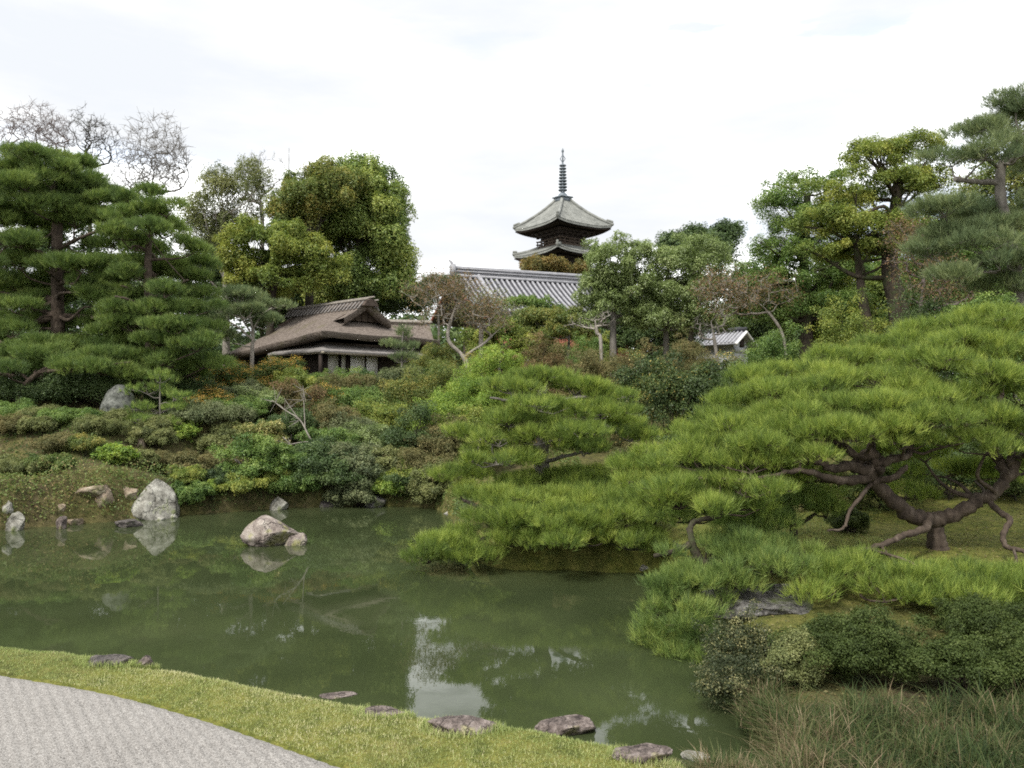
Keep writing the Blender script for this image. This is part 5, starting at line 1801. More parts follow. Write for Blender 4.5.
S = [  # name, label, px, top, rx, Y/None, base_py, material, extra
    ('tipped_shrub', 'yellow tipped shrub at the left end of the clipped hedge, right below the thatched eave', 262, 362, 34, 30.5, None, 'leaf_tip', dict(tipped=.9)),
    ('tipped_shrub', 'orange yellow tipped bush below and left of the thatched house, highest of its slope', 215, 366, 28, 29.0, None, 'leaf_tip', dict(tipped=.8)),
    ('broadleaf_shrub', 'fresh green shrub touching the left end of the clipped hedge', 296, 372, 22, 29.6, None, 'leaf_yellow', {}),
    ('tipped_shrub', 'shrub with level rows of yellow tips beside the slim young pine', 205, 394, 24, 26.5, None, 'leaf_tip', dict(tipped=.9)),
    ('broadleaf_shrub', 'dusty grey green shrub below the thatched eave, above the cream tipped bush', 228, 386, 26, 27.5, None, 'leaf_grey', {}),
    ('broadleaf_shrub', 'pale green shrub with small leaves left of the fallen pale branch', 252, 390, 24, 27.3, None, 'leaf_pale', {}),
    ('rusty_shrub', 'round shrub with orange brown young leaves right behind the pale dead branch', 300, 386, 26, 28.0, None, 'leaf_rust', {}),
    ('tipped_shrub', 'shrub with rusty orange tips below the middle of the clipped hedge', 330, 389, 26, 28.2, None, 'leaf_tip', dict(tipped=.6)),
    ('broadleaf_shrub', 'green shrub with small glossy leaves below the right half of the clipped hedge', 362, 392, 28, 28.0, None, 'leaf_green', {}),
    ('grey_shrub', 'grey green rounded shrub closing the right end of the clipped hedge', 408, 372, 26, 30.0, None, 'leaf_grey', {}),
    ('azalea_shrub', 'yellow green azalea right of the grey shrub at the hedge end', 446, 362, 34, 29.0, None, 'leaf_gold', {}),
    ('azalea_shrub', 'bright lime azalea on the slope left of the shapely cloud pine', 452, 392, 30, 25.5, None, 'leaf_lime', {}),
    ('azalea_shrub', 'lime yellow azalea behind the top of the shapely cloud pine', 500, 354, 34, 28.0, None, 'leaf_lime', {}),
    ('azalea_shrub', 'olive pink azalea behind the cloud pine, left of the rusty hedge', 545, 354, 32, 27.5, None, 'leaf_rust', {}),
    ('azalea_shrub', 'faded yellow azalea between thatched house wing and the leaning maple', 432, 344, 24, 33.5, None, 'leaf_gold', {}),
    ('broadleaf_shrub', 'grey green shrub in the middle of the left slope beside the brown gap', 208, 412, 30, 25.0, None, 'leaf_grey', {}),
    ('cream_shrub', 'pale cream yellow leaved shrub above the small tree at the water', 258, 424, 22, 24.6, None, 'leaf_cream', {}),
    ('broadleaf_shrub', 'dark green shrub in the shadow behind the pale dead branch', 292, 414, 26, 25.8, None, 'leaf_dark', {}),
    ('broadleaf_shrub', 'mixed green and rusty shrub in the middle of the far slope', 340, 410, 28, 26.0, None, 'leaf_brown', {}),
    ('broadleaf_shrub', 'yellow green shrub under the grey shrub at the hedge end', 385, 404, 28, 26.5, None, 'leaf_yellow', {}),
    ('broadleaf_shrub', 'light green shrub left of the small dark tree on the far slope', 368, 428, 26, 24.8, None, 'leaf_pale', {}),
    ('broadleaf_shrub', 'small leaved green shrub right above the big glossy bush at the water', 330, 432, 26, 24.4, None, 'leaf_green', {}),
    ('rusty_shrub', 'brown red twiggy shrub right of the small dark tree', 448, 424, 28, 23.9, None, 'leaf_brown', {}),
    ('camellia_shrub', 'large glossy dark green bush hanging over the far waterline', 318, 446, 40, 23.2, None, 'leaf_dark', dict(leaf=.10)),
    ('camellia_shrub', 'grey green glossy bush right half of the thicket over the far waterline', 360, 450, 30, 23.2, None, 'leaf_grey', dict(leaf=.10)),
    ('broadleaf_shrub', 'bright green bush left of the large glossy bush at the far waterline', 284, 448, 24, 22.8, None, 'leaf_green', {}),
    ('yellow_shrub', 'yellow green shrub with a few orange leaves right of the grey waterline rock', 404, 468, 20, 22.9, None, 'leaf_yellow', {}),
    ('broadleaf_shrub', 'low olive shrub at the water between the yellow shrub and the pine on the peninsula', 438, 478, 22, 22.6, None, 'leaf_olive', {}),
    ('broadleaf_shrub', 'twiggy brown green shrub above the white waterline rock', 222, 452, 22, 23.4, None, 'leaf_brown', {}),
    ('yellow_shrub', 'tiny yellow shrub low at the waterline left of the small tree', 211, 494, 10, 21.4, None, 'leaf_lime', {}),
    ('yellow_shrub', 'small yellow green shrub on the slope above the white pointed boulder', 184, 434, 14, 24.0, None, 'leaf_lime', {}),
    ('broadleaf_shrub', 'dull green shrub right of the white pointed boulder', 188, 456, 20, 22.3, None, 'leaf_brown', {}),
    ('broadleaf_shrub', 'dusty green low shrub between the white boulder and the young pine', 152, 448, 22, 23.2, None, 'leaf_olive', {}),
    ('round_shrub', 'small round clipped green bush on the bare left slope', 84, 436, 15, 23.8, None, 'leaf_green', dict(leaf=.055)),
    ('round_shrub', 'brownish round bush on the bare slope left of the clipped green one', 38, 452, 18, 22.6, None, 'leaf_olive', dict(leaf=.055)),
    ('round_shrub', 'large domed grey green bush at the left edge of the slope', 8, 402, 30, 23.6, None, 'leaf_green', dict(leaf=.06)),
    ('round_shrub', 'lower dull bush leaning against the domed bush at the left edge', 44, 424, 22, 23.6, None, 'leaf_olive', dict(leaf=.06)),
    ('round_shrub', 'small low green bush at the left edge above the waterline rocks', 4, 466, 18, 21.0, None, 'leaf_olive', dict(leaf=.055)),
    ('low_shrub', 'flat green shrub spreading below the lichen covered boulder', 122, 420, 28, 24.6, None, 'leaf_olive', dict(leaf=.055)),
    ('bright_shrub', 'single bright fresh green leafy shrub in front of the brown rocks', 115, 459, 16, 21.2, None, 'leaf_lime', dict(leaf=.12)),
    ('low_shrub', 'low fresh green weeds like shrub above the reddish waterline stone', 50, 484, 24, 20.4, None, 'herb', dict(leaf=.06)),
    ('broadleaf_shrub', 'bronze green shrub directly below the middle of the clipped hedge', 345, 380, 30, 29.6, None, 'leaf_brown', {}),
    ('broadleaf_shrub', 'olive shrub below the right end of the clipped hedge, above the yellow green one', 395, 386, 30, 28.6, None, 'leaf_gold', {}),
    ('broadleaf_shrub', 'leafy green shrub between the two level rows of yellow tips', 238, 402, 26, 26.2, None, 'leaf_green', {}),
    ('broadleaf_shrub', 'dull olive shrub left of the cream tipped bush', 225, 430, 24, 24.4, None, 'leaf_olive', {}),
    ('broadleaf_shrub', 'brownish green shrub at the right of the dead branch foot', 350, 420, 28, 25.2, None, 'leaf_grey', {}),
    ('broadleaf_shrub', 'dark green shrub below the lime azalea and left of the cloud pine', 470, 410, 26, 24.4, None, 'leaf_yellow', {}),
    ('broadleaf_shrub', 'shadowed brown shrub under the small dark tree near the water', 425, 454, 28, 23.2, None, 'leaf_brown', dict(lai=1.6)),
    ('broadleaf_shrub', 'low mixed green shrub between glossy thicket and yellow shrub at the water', 390, 450, 22, 23.4, None, 'leaf_olive', {}),
    ('broadleaf_shrub', 'brown leaved low shrub above the small stones by the small bright tree', 200, 474, 20, 22.6, None, 'leaf_brown', dict(lai=1.5)),
    ('broadleaf_shrub', 'dark undergrowth shrub behind the low tall pine branches at left', 95, 378, 60, 27.0, None, 'leaf_dark', {}),
    ('broadleaf_shrub', 'dark green shrub right of the lichen boulder under the second pine', 180, 376, 34, 26.8, None, 'leaf_dark', {}),
    ('broadleaf_shrub', 'deep shade shrub at the far left beneath the tall pine', 30, 384, 44, 26.0, None, 'leaf_dark', {}),
    ('azalea_shrub', 'greenish yellow azalea before the leaning maple trunk', 478, 372, 32, 27.0, None, 'leaf_lime', {}),
    ('azalea_shrub', 'tawny azalea behind the right shoulder of the cloud pine', 590, 362, 30, 26.5, None, 'leaf_brown', {}),
    ('broadleaf_shrub', 'green bush rising in front of the red garden wall, left of the yellowish small tree', 540, 342, 16, 44, None, 'leaf_green', dict(leaf=.11)),
    ('broadleaf_shrub', 'olive bush covering the lower red wall behind the lime azaleas', 556, 344, 22, 42, None, 'leaf_gold', dict(leaf=.11)),
    ('broadleaf_shrub', 'pinkish olive bush low before the red wall, right of the leaning maple', 505, 347, 20, 41, None, 'leaf_rust', dict(leaf=.11)),
    ('broadleaf_shrub', 'mixed green bush before the right end of the red wall', 600, 340, 20, 42, None, 'leaf_yellow', dict(leaf=.11)),
    ('shade_shrub', 'dark bush on the moss seen through the red limbs, left of the short trunk', 885, 448, 40, 15.2, None, 'azalea', dict(leaf=.05)),
    ('shade_shrub', 'dark bush on the moss right behind the short trunk of the old pine', 945, 440, 44, 16.0, None, 'leaf_dark', dict(leaf=.055)),
    ('shade_shrub', 'dark bush behind the right limb of the old pine at the frame edge', 1015, 430, 48, 15.4, None, 'azalea', dict(leaf=.05)),
    ('shade_shrub', 'low brownish bush between the small forked pine and the red limbs', 812, 470, 34, 15.6, None, 'leaf_brown', dict(leaf=.055)),
    ('broadleaf_shrub', 'dark green shrub at the foot of the grey trunk nearest the pagoda', 588, 338, 24, 33.5, None, 'leaf_green', {}),
    ('broadleaf_shrub', 'green shrub between the forked trunks and the white storehouse', 684, 338, 22, 32, None, 'leaf_brown', {}),
    ('broadleaf_shrub', 'sunlit green shrub behind the old pine, right of the straight oak trunk', 850, 306, 36, 24.0, None, 'leaf_yellow', {}),
    ('broadleaf_shrub', 'dull green undergrowth shrub at the foot of the straight oak', 775, 340, 34, 24.5, None, 'leaf_green', {}),
    ('broadleaf_shrub', 'dark shrub beneath the leaning oak, behind the old pine', 925, 300, 40, 20.5, None, 'leaf_dark', {}),
    ('broadleaf_shrub', 'green shrub behind the old pine at the right edge', 1000, 296, 44, 18.5, None, 'leaf_green', {}),
    ('broadleaf_shrub', 'brown twiggy shrub in the shade between the cloud pine and the dark leafy hedge', 640, 440, 24, 19.5, None, 'leaf_brown', dict(lai=1.3)),
    ('broadleaf_shrub', 'dark shrub under the dark leafy hedge behind the low wide pine', 690, 436, 34, 20.5, None, 'leaf_dark', {}),
    ('low_shrub', 'low olive shrub on the slope under the clipped green bush', 100, 448, 24, 22.6, None, 'leaf_olive', dict(leaf=.055)),
    ('low_shrub', 'brown green heath like shrub left of the brown flat rock', 60, 468, 22, 21.6, None, 'leaf_brown', dict(leaf=.05)),
    ('low_shrub', 'low yellowish shrub just above the brown rocks', 85, 470, 18, 21.4, None, 'leaf_gold', dict(leaf=.05)),
    ('low_shrub', 'small green tuft like shrub at the right of the white pointed boulder foot', 188, 492, 18, 21.4, None, 'leaf_yellow', dict(leaf=.05)),
    ('low_shrub', 'brown heathy shrub above the white pointed boulder', 150, 466, 22, 22.2, None, 'leaf_brown', dict(leaf=.05)),
    ('low_shrub', 'green shrub behind the white pointed boulder at its left', 138, 474, 18, 21.8, None, 'leaf_olive', dict(leaf=.05)),
    ('low_shrub', 'olive shrub on the middle left slope above the heath shrub', 66, 444, 22, 23.2, None, 'leaf_green', dict(leaf=.05)),
    ('low_shrub', 'low rusty shrub at the left edge under the domed bush', 14, 440, 24, 22.8, None, 'leaf_brown', dict(leaf=.05)),
    ('low_shrub', 'low green shrub behind the whitish pink waterline rock', 28, 496, 22, 20.2, None, 'leaf_olive', dict(leaf=.05)),
    ('low_shrub', 'dull green shrub right below the young slim pine', 165, 430, 22, 24.0, None, 'leaf_olive', dict(leaf=.055)),
    ('low_shrub', 'low mixed shrub on the waterline between the small tree and the white waterline rock', 262, 484, 20, 22.3, None, 'leaf_yellow', dict(leaf=.06)),
    ('low_shrub', 'dark low shrub overhanging the water right of the grey three cornered rock', 398, 486, 20, 22.7, None, 'leaf_dark', dict(leaf=.06)),
    ('low_shrub', 'brownish low shrub overhanging the water behind the thin pale slab', 452, 490, 22, 22.3, None, 'leaf_brown', dict(leaf=.06)),
    ('low_shrub', 'dark low shrub on the waterline left of the small twin stemmed tree', 222, 490, 18, 21.8, None, 'leaf_dark', dict(leaf=.055)),
    ('shade_shrub', 'low olive shrub filling the bank between the yellowish speckled shrub and the azalea domes', 796, 655, 26, 7.7, None, 'leaf_olive', dict(leaf=.03, lai=1.5)),
    ('shade_shrub', 'dark green shrub at the right frame edge beside the right azalea dome', 1030, 640, 44, 7.4, None, 'azalea', dict(leaf=.03)),
    ('broadleaf_shrub', 'rusty green bush at the left foot of the dark leafy hedge', 628, 366, 20, 25.5, None, 'leaf_brown', {}),
    ('water_shrub', 'loose yellow green bush hanging to the water just right of the small yellow waterline shrub', 236, 478, 22, 21.75, None, 'leaf_yellow', dict(leaf=.07)),
    ('water_shrub', 'loose brown green bush hanging over the water behind the white grey waterline rock', 290, 474, 24, 22.4, None, 'leaf_green', dict(leaf=.07)),
    ('water_shrub', 'glossy dark bush drooping over the wide flat rock in the shade', 330, 466, 30, 22.75, None, 'leaf_dark', dict(leaf=.09)),
    ('water_shrub', 'grey green bush drooping to the water left of the three cornered rock', 358, 472, 22, 22.7, None, 'leaf_grey', dict(leaf=.08)),
    ('water_shrub', 'lime tinted bush at the water directly right of the three cornered rock', 398, 474, 20, 22.65, None, 'leaf_lime', dict(leaf=.07, lai=1.6)),
    ('water_shrub', 'olive brown bush touching the water left of the thin pale slab', 428, 476, 22, 22.35, None, 'leaf_olive', dict(leaf=.07)),
    ('water_shrub', 'low green bush at the water between boulder and the small yellow waterline shrub', 190, 500, 18, 20.95, None, 'leaf_green', dict(leaf=.06)),
]
for (nm, lab, px, top, rx, Y, bpy_, mt, kw) in S:
    if 180 < px < 470 and rx > 18:
        rx *= 1.18
    k_ = dict(leaf=.075, max_leaves=22000)
    k_.update(kw)
    if 480 < px < 600 and 26 < Y < 29:
        top -= 6
    shrub(nm, lab, px, top, rx, Y, mt, group=G1 if Y > 19.8 and px < 470 else None, **k_)

# near-right bank
shrub('clipped_azalea', 'left one of two clipped dark green azalea domes on the right bank', 856, 617, 58, 7.9, 'azalea', leaf=.032, lai=2.4, rc=.13, max_leaves=46000, lift=.12, dens=1.8, aspect=.55)
shrub('clipped_azalea', 'right one of two clipped dark green azalea domes on the right bank', 966, 641, 48, 7.45, 'azalea', leaf=.032, lai=2.4, rc=.13, max_leaves=40000, lift=.12, dens=1.8, aspect=.55)
shrub('clipped_azalea', 'darker azalea mound higher up behind the right azalea dome', 985, 600, 48, 8.6, 'azalea', leaf=.032, lai=2.4, rc=.13, max_leaves=34000, dens=1.8, aspect=.55)
shrub('round_shrub', 'small dark round bush on the moss behind the red limbs of the old pine', 848, 508, 20, 13.6, 'azalea', leaf=.04, lai=2.4, max_leaves=16000)
shrub('box_shrub', 'light speckled shrub of tiny yellowish leaves at the right bank water edge', 735, 614, 40, 8.4, 'speckle', leaf=.036, lai=.8, rc=.12, stem='bark_dark', max_leaves=14000)
shrub('box_shrub', 'lower speckled olive shrub of tiny leaves beneath the yellowish one', 748, 655, 42, 7.8, 'speckle', leaf=.034, lai=1.0, rc=.12, max_leaves=14000)
shrub('round_shrub', 'dark moss green bush half hidden under the low wide pine by the water', 522, 535, 24, 14.6, 'azalea', leaf=.045, lai=2.2, max_leaves=14000)

# small tree at the far water, dead branch, small dark tree
tree('small_tree', 'small bright green tree on thin twin stems at the far waterline', 'tree', [(238, 455, 24, 12), (258, 448, 22, 14), (228, 468, 16, 8), (262, 468, 24, 10), (245, 478, 18, 7)], 22.1, 243, 'leaf_green', 'bark_grey',
     rc=.28, leaf=.085, lai=1.9, r0=.05, n_limbs=12, trunk_mid=[(243, 490)], top=(244, 455), max_leaves=9000, extra_trunks=[(247, (256, 455), .035)])
tree('small_tree', 'small dark tree with crooked stem in the middle of the far slope', 'tree', [(418, 420, 18, 16), (402, 440, 24, 12), (432, 440, 22, 12), (415, 452, 26, 9)], 24.0, 420, 'leaf_dark', 'bark_dark',
     rc=.3, leaf=.075, lai=1.8, r0=.06, n_limbs=14, trunk_mid=[(420, 458)], top=(415, 430), max_leaves=9000)
Yd = 23.7
b = P(322, 384, Yd)
bb_ = np.array([b[0], Yd + .6, g1(b[0], Yd + .6)])
t = thing('dead_branch', 'pale dead branch forking upward out of the green thicket on the far bank', 'branch', bb_)
q = MB()
for pts, r_ in (([bb_, P(322, 454, Yd), P(310, 438, Yd - .1), P(300, 420, Yd - .1), P(285, 410, Yd - .1), P(272, 400, Yd)], (.035, .010)), ([P(305, 428, Yd - .1), P(304, 405, Yd), P(303, 386, Yd)], (.02, .007)),
                ([P(318, 448, Yd), P(308, 442, Yd - .2), P(292, 444, Yd - .3), P(280, 446, Yd - .4)], (.022, .008)), ([P(298, 418, Yd), P(288, 404, Yd), P(284, 398, Yd)], (.016, .006))):
    p = smoothpts(pts, 5)
    q.tube(p, np.linspace(r_[0], r_[1], len(p)), 6)
q.build('limb', M['bark_pale'], t, smooth=True)
q = MB()
A_ = np.array([P(300, 420, Yd), P(303, 400, Yd), P(285, 410, Yd), P(290, 444, Yd - .3), P(276, 402, Yd), P(303, 390, Yd)])
A_ = np.repeat(A_, 7, 0)
q.segs(A_, A_ + norm(rng.normal(size=A_.shape) + [0, 0, .7]) * rng.uniform(.2, .5, (len(A_), 1)), .007, .004, 4)
q.build('twigs', M['bark_pale'], t)

# ------------------------------------------------------------------ rocks


def pointed(V):
    V = V.copy()
    k = np.clip((V[:, 2] + .3) / 1.3, 0, 1)
    V[:, 0] = V[:, 0] * (1 - .62 * k ** 1.2) + .12 * k
    V[:, 1] *= (1 - .5 * k)
    V[:, 2] *= 1.06
    return V


def ridged(V):
    V = V.copy()
    V[:, 2] *= np.clip(1.05 - .72 * np.abs(V[:, 0] + .15) ** 1.4, .25, 1.05)
    V[:, 1] *= .8
    return V


def sharp(V):
    V = V.copy()
    k = np.clip((V[:, 2] + .5) / 1.5, 0, 1)
    V[:, 0] = V[:, 0] * (1 - .66 * k) + .24 * k - .06
    V[:, 1] *= (1 - .6 * k)
    V[:, 2] *= 1.12
    return V


def flat(V):
    V = V.copy()
    V[:, 2] = np.minimum(V[:, 2], .45 + .1 * V[:, 0])
    return V


def humped(V):
    V = V.copy()
    V[:, 2] *= 1 - .55 * np.clip((V[:, 0] - .1) / .8, 0, 1)
    return V


G2 = 'rocks along the pond'
rock('large white grey pointed boulder standing at the far left waterline', 150, 517, 52, 33, 'rock_white', 3, sharp, group=G2, planes=5, rough=.09, sink=.3)
rock('large round grey boulder covered with lichen high on the left slope', 115, 424, 36, 36, 'rock_lichen', 8, None, group=G2, planes=6, rough=.07)
rock('humped pinkish white rock rising out of the middle of the pond', 267, 546, 60, 24, 'rock_pond', 12, ridged, group=G2, water=True, sink=.4, planes=6, rough=.15)
rock('small knobbly rock touching the right end of the rock in the pond', 294, 545, 22, 13, 'rock_pond', 19, None, group=G2, water=True, sink=.5)
rock('brown flat sided rock left of the bright fresh green shrub', 88, 496, 30, 14, 'rock_brown', 21, flat, group=G2)
rock('grey brown rock right in front of the brown flat sided rock', 103, 504, 19, 14, 'rock_brown', 25, None, group=G2)
rock('pale brown rock between bright shrub and the white pointed boulder', 128, 498, 20, 12, 'rock_brown', 29, None, group=G2)
rock('whitish pink rounded rock standing at the waterline near the left edge', 13, 531, 19, 18, 'rock_white', 33, None, group=G2)
rock('small pale rock on the bank above the whitish pink waterline rock', 5, 511, 13, 10, 'rock_white', 36, None, group=G2)
rock('upright reddish white stone at the waterline under the weeds', 60, 529, 13, 14, 'rock_purple', 39, None, group=G2)
rock('pale flat stone right beside the upright reddish stone', 74, 525, 18, 9, 'rock_brown', 41, flat, group=G2)
rock('small pale stone on the bank above the upright reddish stone', 60, 511, 12, 8, 'rock_brown', 44, None, group=G2)
rock('dark low rock lying in the water in front of the white pointed boulder', 126, 527, 30, 9, 'rock_dark', 47, flat, group=G2, water=True, sink=.4)
rock('small cream stone at the right foot of the white pointed boulder', 172, 518, 11, 5, 'rock_white', 50, None, group=G2, water=True)
rock('small whitish stone at the left foot of the white pointed boulder', 158, 520, 12, 5, 'rock_white', 52, None, group=G2, water=True)
rock('white grey rock at the far waterline below the small bright tree', 278, 510, 18, 13, 'rock_white', 55, None, group=G2, water=True, sink=.4)
rock('grey three cornered rock at the far waterline right of the glossy bush', 374, 507, 22, 14, 'rock_grey', 58, pointed, group=G2, water=True, sink=.3)
rock('dark wide flat rock in the shade beneath the glossy waterline bush', 322, 506, 40, 12, 'rock_dark', 61, flat, group=G2, water=True, sink=.4)
rock('thin pale slab lying at the far waterline left of the cloud pine', 455, 515, 24, 4, 'rock_white', 64, flat, group=G2, water=True, sink=.6)
rock('weathered log like stone on the slope between boulder and brown gap', 140, 447, 12, 9, 'rock_brown', 66, None, group=G2)
rock('wide dark rough flat rock set in the near lawn at the left', 105, 665, 50, 9, 'rock_dark', 70, flat, group=G2, depth=.55)
rock('small pinkish stone at the right end of the dark lawn rock', 143, 668, 22, 11, 'rock_purple', 73, None, group=G2)
rock('flat pale stone half sunk in the near lawn edge, left of the purple stone', 335, 699, 34, 5, 'rock_purple', 76, flat, group=G2, depth=.5)
rock('thin flat stone at the water edge between the pale stone and the purple stone', 384, 716, 48, 5, 'rock_purple', 79, flat, group=G2, depth=.45)
rock('long low purple brown stone at the near lawn edge below the sky reflection', 460, 733, 70, 11, 'rock_purple', 82, humped, group=G2, depth=.5)
rock('rounded purple brown stone in taller grass, second from the right', 564, 735, 56, 15, 'rock_purple', 85, flat, group=G2, depth=.6)
rock('rough grey stone at the near right corner of the pond', 648, 762, 62, 16, 'rock_purple', 88, flat, group=G2, depth=.6)
rock('small white stone in the water corner by the sedge grass', 697, 760, 26, 8, 'rock_white', 91, flat, group=G2, depth=.5)
rock('large flat grey slab sunk in the moss below the leaning pine', 772, 612, 112, 17, 'rock_grey', 94, flat, group=G2, depth=1.1, sink=.9)
rock('small dark stone at the peninsula waterline left of the moss', 572, 566, 20, 13, 'rock_dark', 97, None, group=G2, water=True)
rock('tiny pale stone on the peninsula edge at the foot of the low pine', 646, 570, 14, 6, 'rock_white', 99, None, group=G2)
# ------------------------------------------------------------------ grass, herbs, sedge
def blades(mb, Pn, h, w, tint, lean=.5, seg=2):
    n = len(Pn)
    az = rng.uniform(0, 6.283, n)
    d = np.stack([np.cos(az), np.sin(az), np.zeros(n)], -1)
    side = np.stack([-np.sin(az), np.cos(az), np.zeros(n)], -1) * (w * .5)[:, None]
    ln = rng.uniform(.1, 1, n) * lean
    prevL, prevR = Pn - side, Pn + side
    V = [prevL, prevR]
    for k in range(1, seg + 1):
        q = k / seg
        c = Pn + d * (h * ln * q * q)[:, None] + UZ * (h * q * (1 - .35 * ln * q))[:, None]
        if k < seg:
            V += [c - side * .75, c + side * .75]
        else:
            V += [c]
    m = len(V)
    VV = np.stack(V, 1).reshape(-1, 3)
    o = np.arange(n)[:, None] * m
    for k in range(seg - 1):
        mb.add(VV if k == 0 else np.zeros((0, 3)), np.zeros((0, 4), int)) if False else None
    start = mb.n
    quads = [o + np.array([[2 * k, 2 * k + 1, 2 * k + 3, 2 * k + 2]]) for k in range(seg - 1)]
    tri = o + np.array([[2 * (seg - 1), 2 * (seg - 1) + 1, 2 * seg]])
    tint = np.clip(tint, 0, 1)
    if quads:
        mb.add(VV, np.vstack(quads), np.tile(tint, seg - 1))
        mb.Fs.append(tri + start)
        mb.T.append(tint)
        mb.I.append(np.zeros(len(tri), int))
    else:
        mb.add(VV, tri, tint)


def spots(n, x0, x1, y0, y1, cond):
    x = rng.uniform(x0, x1, n)
    y = rng.uniform(y0, y1, n)
    k = cond(x, y)
    x, y = x[k], y[k]
    z = gz(x, y)
    k = z > .02
    return np.stack([x[k], y[k], z[k] - .005], -1)


lawn = MB()
fz = lambda x, y: noise3(np.stack([x, y, 0 * x], -1), 1.3, 77)
c = spots(420000, -9.5, 2.6, 4.0, 10.2, lambda x, y: (sdist(x, y) > .03) & (y > edge_y(np.minimum(x, .55)) + .005) & (x < 1.62) & ((x < .5) | (y > 4.2)))
tt_ = .48 + .30 * fz(c[:, 0], c[:, 1]) + rng.normal(0, .2, len(c))
blades(lawn, c, rng.uniform(.012, .036, len(c)), rng.uniform(.004, .008, len(c)), tt_ - .06, .9, 1)
# taller fringe at the water and round the stones
c = spots(60000, -9.5, 1.5, 5.6, 10.2, lambda x, y: (sdist(x, y) > .01) & (sdist(x, y) < .16) & (rng.random(len(x)) < .5 + .5 * np.sin(x * 3.1) * np.sin(x * 7.7)))
blades(lawn, c, rng.uniform(.03, .10, len(c)), rng.uniform(.004, .007, len(c)), .45 + .3 * fz(c[:, 0], c[:, 1]) + rng.normal(0, .2, len(c)), .7, 2)
for rx_, ry_, rw_ in ROCKS:
    if ry_ < 10 and rx_ < 1.6:
        a_ = rng.uniform(0, 6.283, 900)
        q_ = rw_ * rng.uniform(.42, .66, 900)
        c = np.stack([rx_ + np.cos(a_) * q_, ry_ + np.sin(a_) * q_ * .6, 0 * a_], -1)
        c[:, 2] = gz(c[:, 0], c[:, 1]) - .005
        c = c[c[:, 2] > .02]
        blades(lawn, c, rng.uniform(.03, .085, len(c)), rng.uniform(.004, .007, len(c)), .35 + rng.normal(0, .2, len(c)), .8, 2)
lo = lawn.build('lawn_grass', M['grass'], loc=(0, 6, .4))
lo['kind'] = 'stuff'
tag(lo, 'short yellow green lawn grass between the gravel and the pond', 'grass')

# moss and thin grass on the right bank and peninsula
mg_ = MB()
c = spots(150000, .0, 14, 8.2, 19, lambda x, y: (sdist(x, y) > .03) & ((y > 9.3) | (rng.random(len(x)) < .25)) & (noise3(np.stack([x, y, 0 * x], -1), 1.1, 31) > -.15))
blades(mg_, c, rng.uniform(.02, .06, len(c)), rng.uniform(.006, .011, len(c)), .16 + .25 * fz(c[:, 0], c[:, 1]) + rng.normal(0, .14, len(c)), .9, 1)
mo = mg_.build('moss_grass', M['grass'], loc=(5, 12, .7))
mo['kind'] = 'stuff'
tag(mo, 'mossy short grass on the right bank under the old pine', 'grass')

lt_ = MB()
c = spots(26000, 1.2, 14, 7.0, 20, lambda x, y: (sdist(x, y) > .05))
add_leaves(lt_, c + UZ * rng.uniform(.008, .03, (len(c), 1)), np.tile([0, 0, 1.0], (len(c), 1)), .04, rng.random(len(c)), .5, .35)
lto = lt_.build('leaf_litter', M['leaf_brown'], loc=(5, 12, .7))
lto['kind'] = 'stuff'
tag(lto, 'dry brown leaf litter lying on the moss of the right bank', 'leaf litter')

# weeds and leaf litter of the far bank
hb_ = MB()
c = spots(80000, -20, 2, 17.5, 31, lambda x, y: (sdist(x, y) > .04) & (noise3(np.stack([x, y, 0 * x], -1), .9, 41) > -.12))
add_leaves(hb_, c + UZ * rng.uniform(.01, .14, (len(c), 1)), np.tile([0, 0, 1.0], (len(c), 1)), .075, .5 + .3 * fz(c[:, 0], c[:, 1]) + rng.normal(0, .2, len(c)), .5, .6)
c = spots(16000, -16, -.5, 17.0, 24, lambda x, y: (sdist(x, y) > .0) & (sdist(x, y) < .5))
blades(hb_, c, rng.uniform(.06, .2, len(c)), rng.uniform(.012, .02, len(c)), .5 + rng.normal(0, .25, len(c)), .8, 2)
c = spots(42000, -20, -4.5, 17.0, 24.5, lambda x, y: (sdist(x, y) > .02) & (noise3(np.stack([x, y, 0 * x], -1), 1.6, 43) > -.05))
blades(hb_, c, rng.uniform(.03, .12, len(c)), rng.uniform(.012, .022, len(c)), .45 + .3 * fz(c[:, 0], c[:, 1]) + rng.normal(0, .22, len(c)), 1.0, 1)
c = spots(90000, -16, -.9, 17.0, 24.2, lambda x, y: (sdist(x, y) > -.12) & (sdist(x, y) < .9))
up_ = .28 + .5 * noise3(np.stack([c[:, 0], c[:, 1], 0 * c[:, 0]], -1), 1.5, 51)
c = c + UZ * (np.clip(up_, .03, .5) * rng.random(len(c)) ** .7)[:, None]
add_leaves(hb_, c, rng.normal(size=c.shape) * .5 + [0, -.3, .8], .06, .45 + .35 * noise3(c, 1.2, 53) + rng.normal(0, .18, len(c)), .5, .6)
ho = hb_.build('ground_cover', M['herb'], loc=(-8, 24, 1.5))
ho['kind'] = 'stuff'
tag(ho, 'low weeds and leaf litter covering the far bank', 'ground cover')

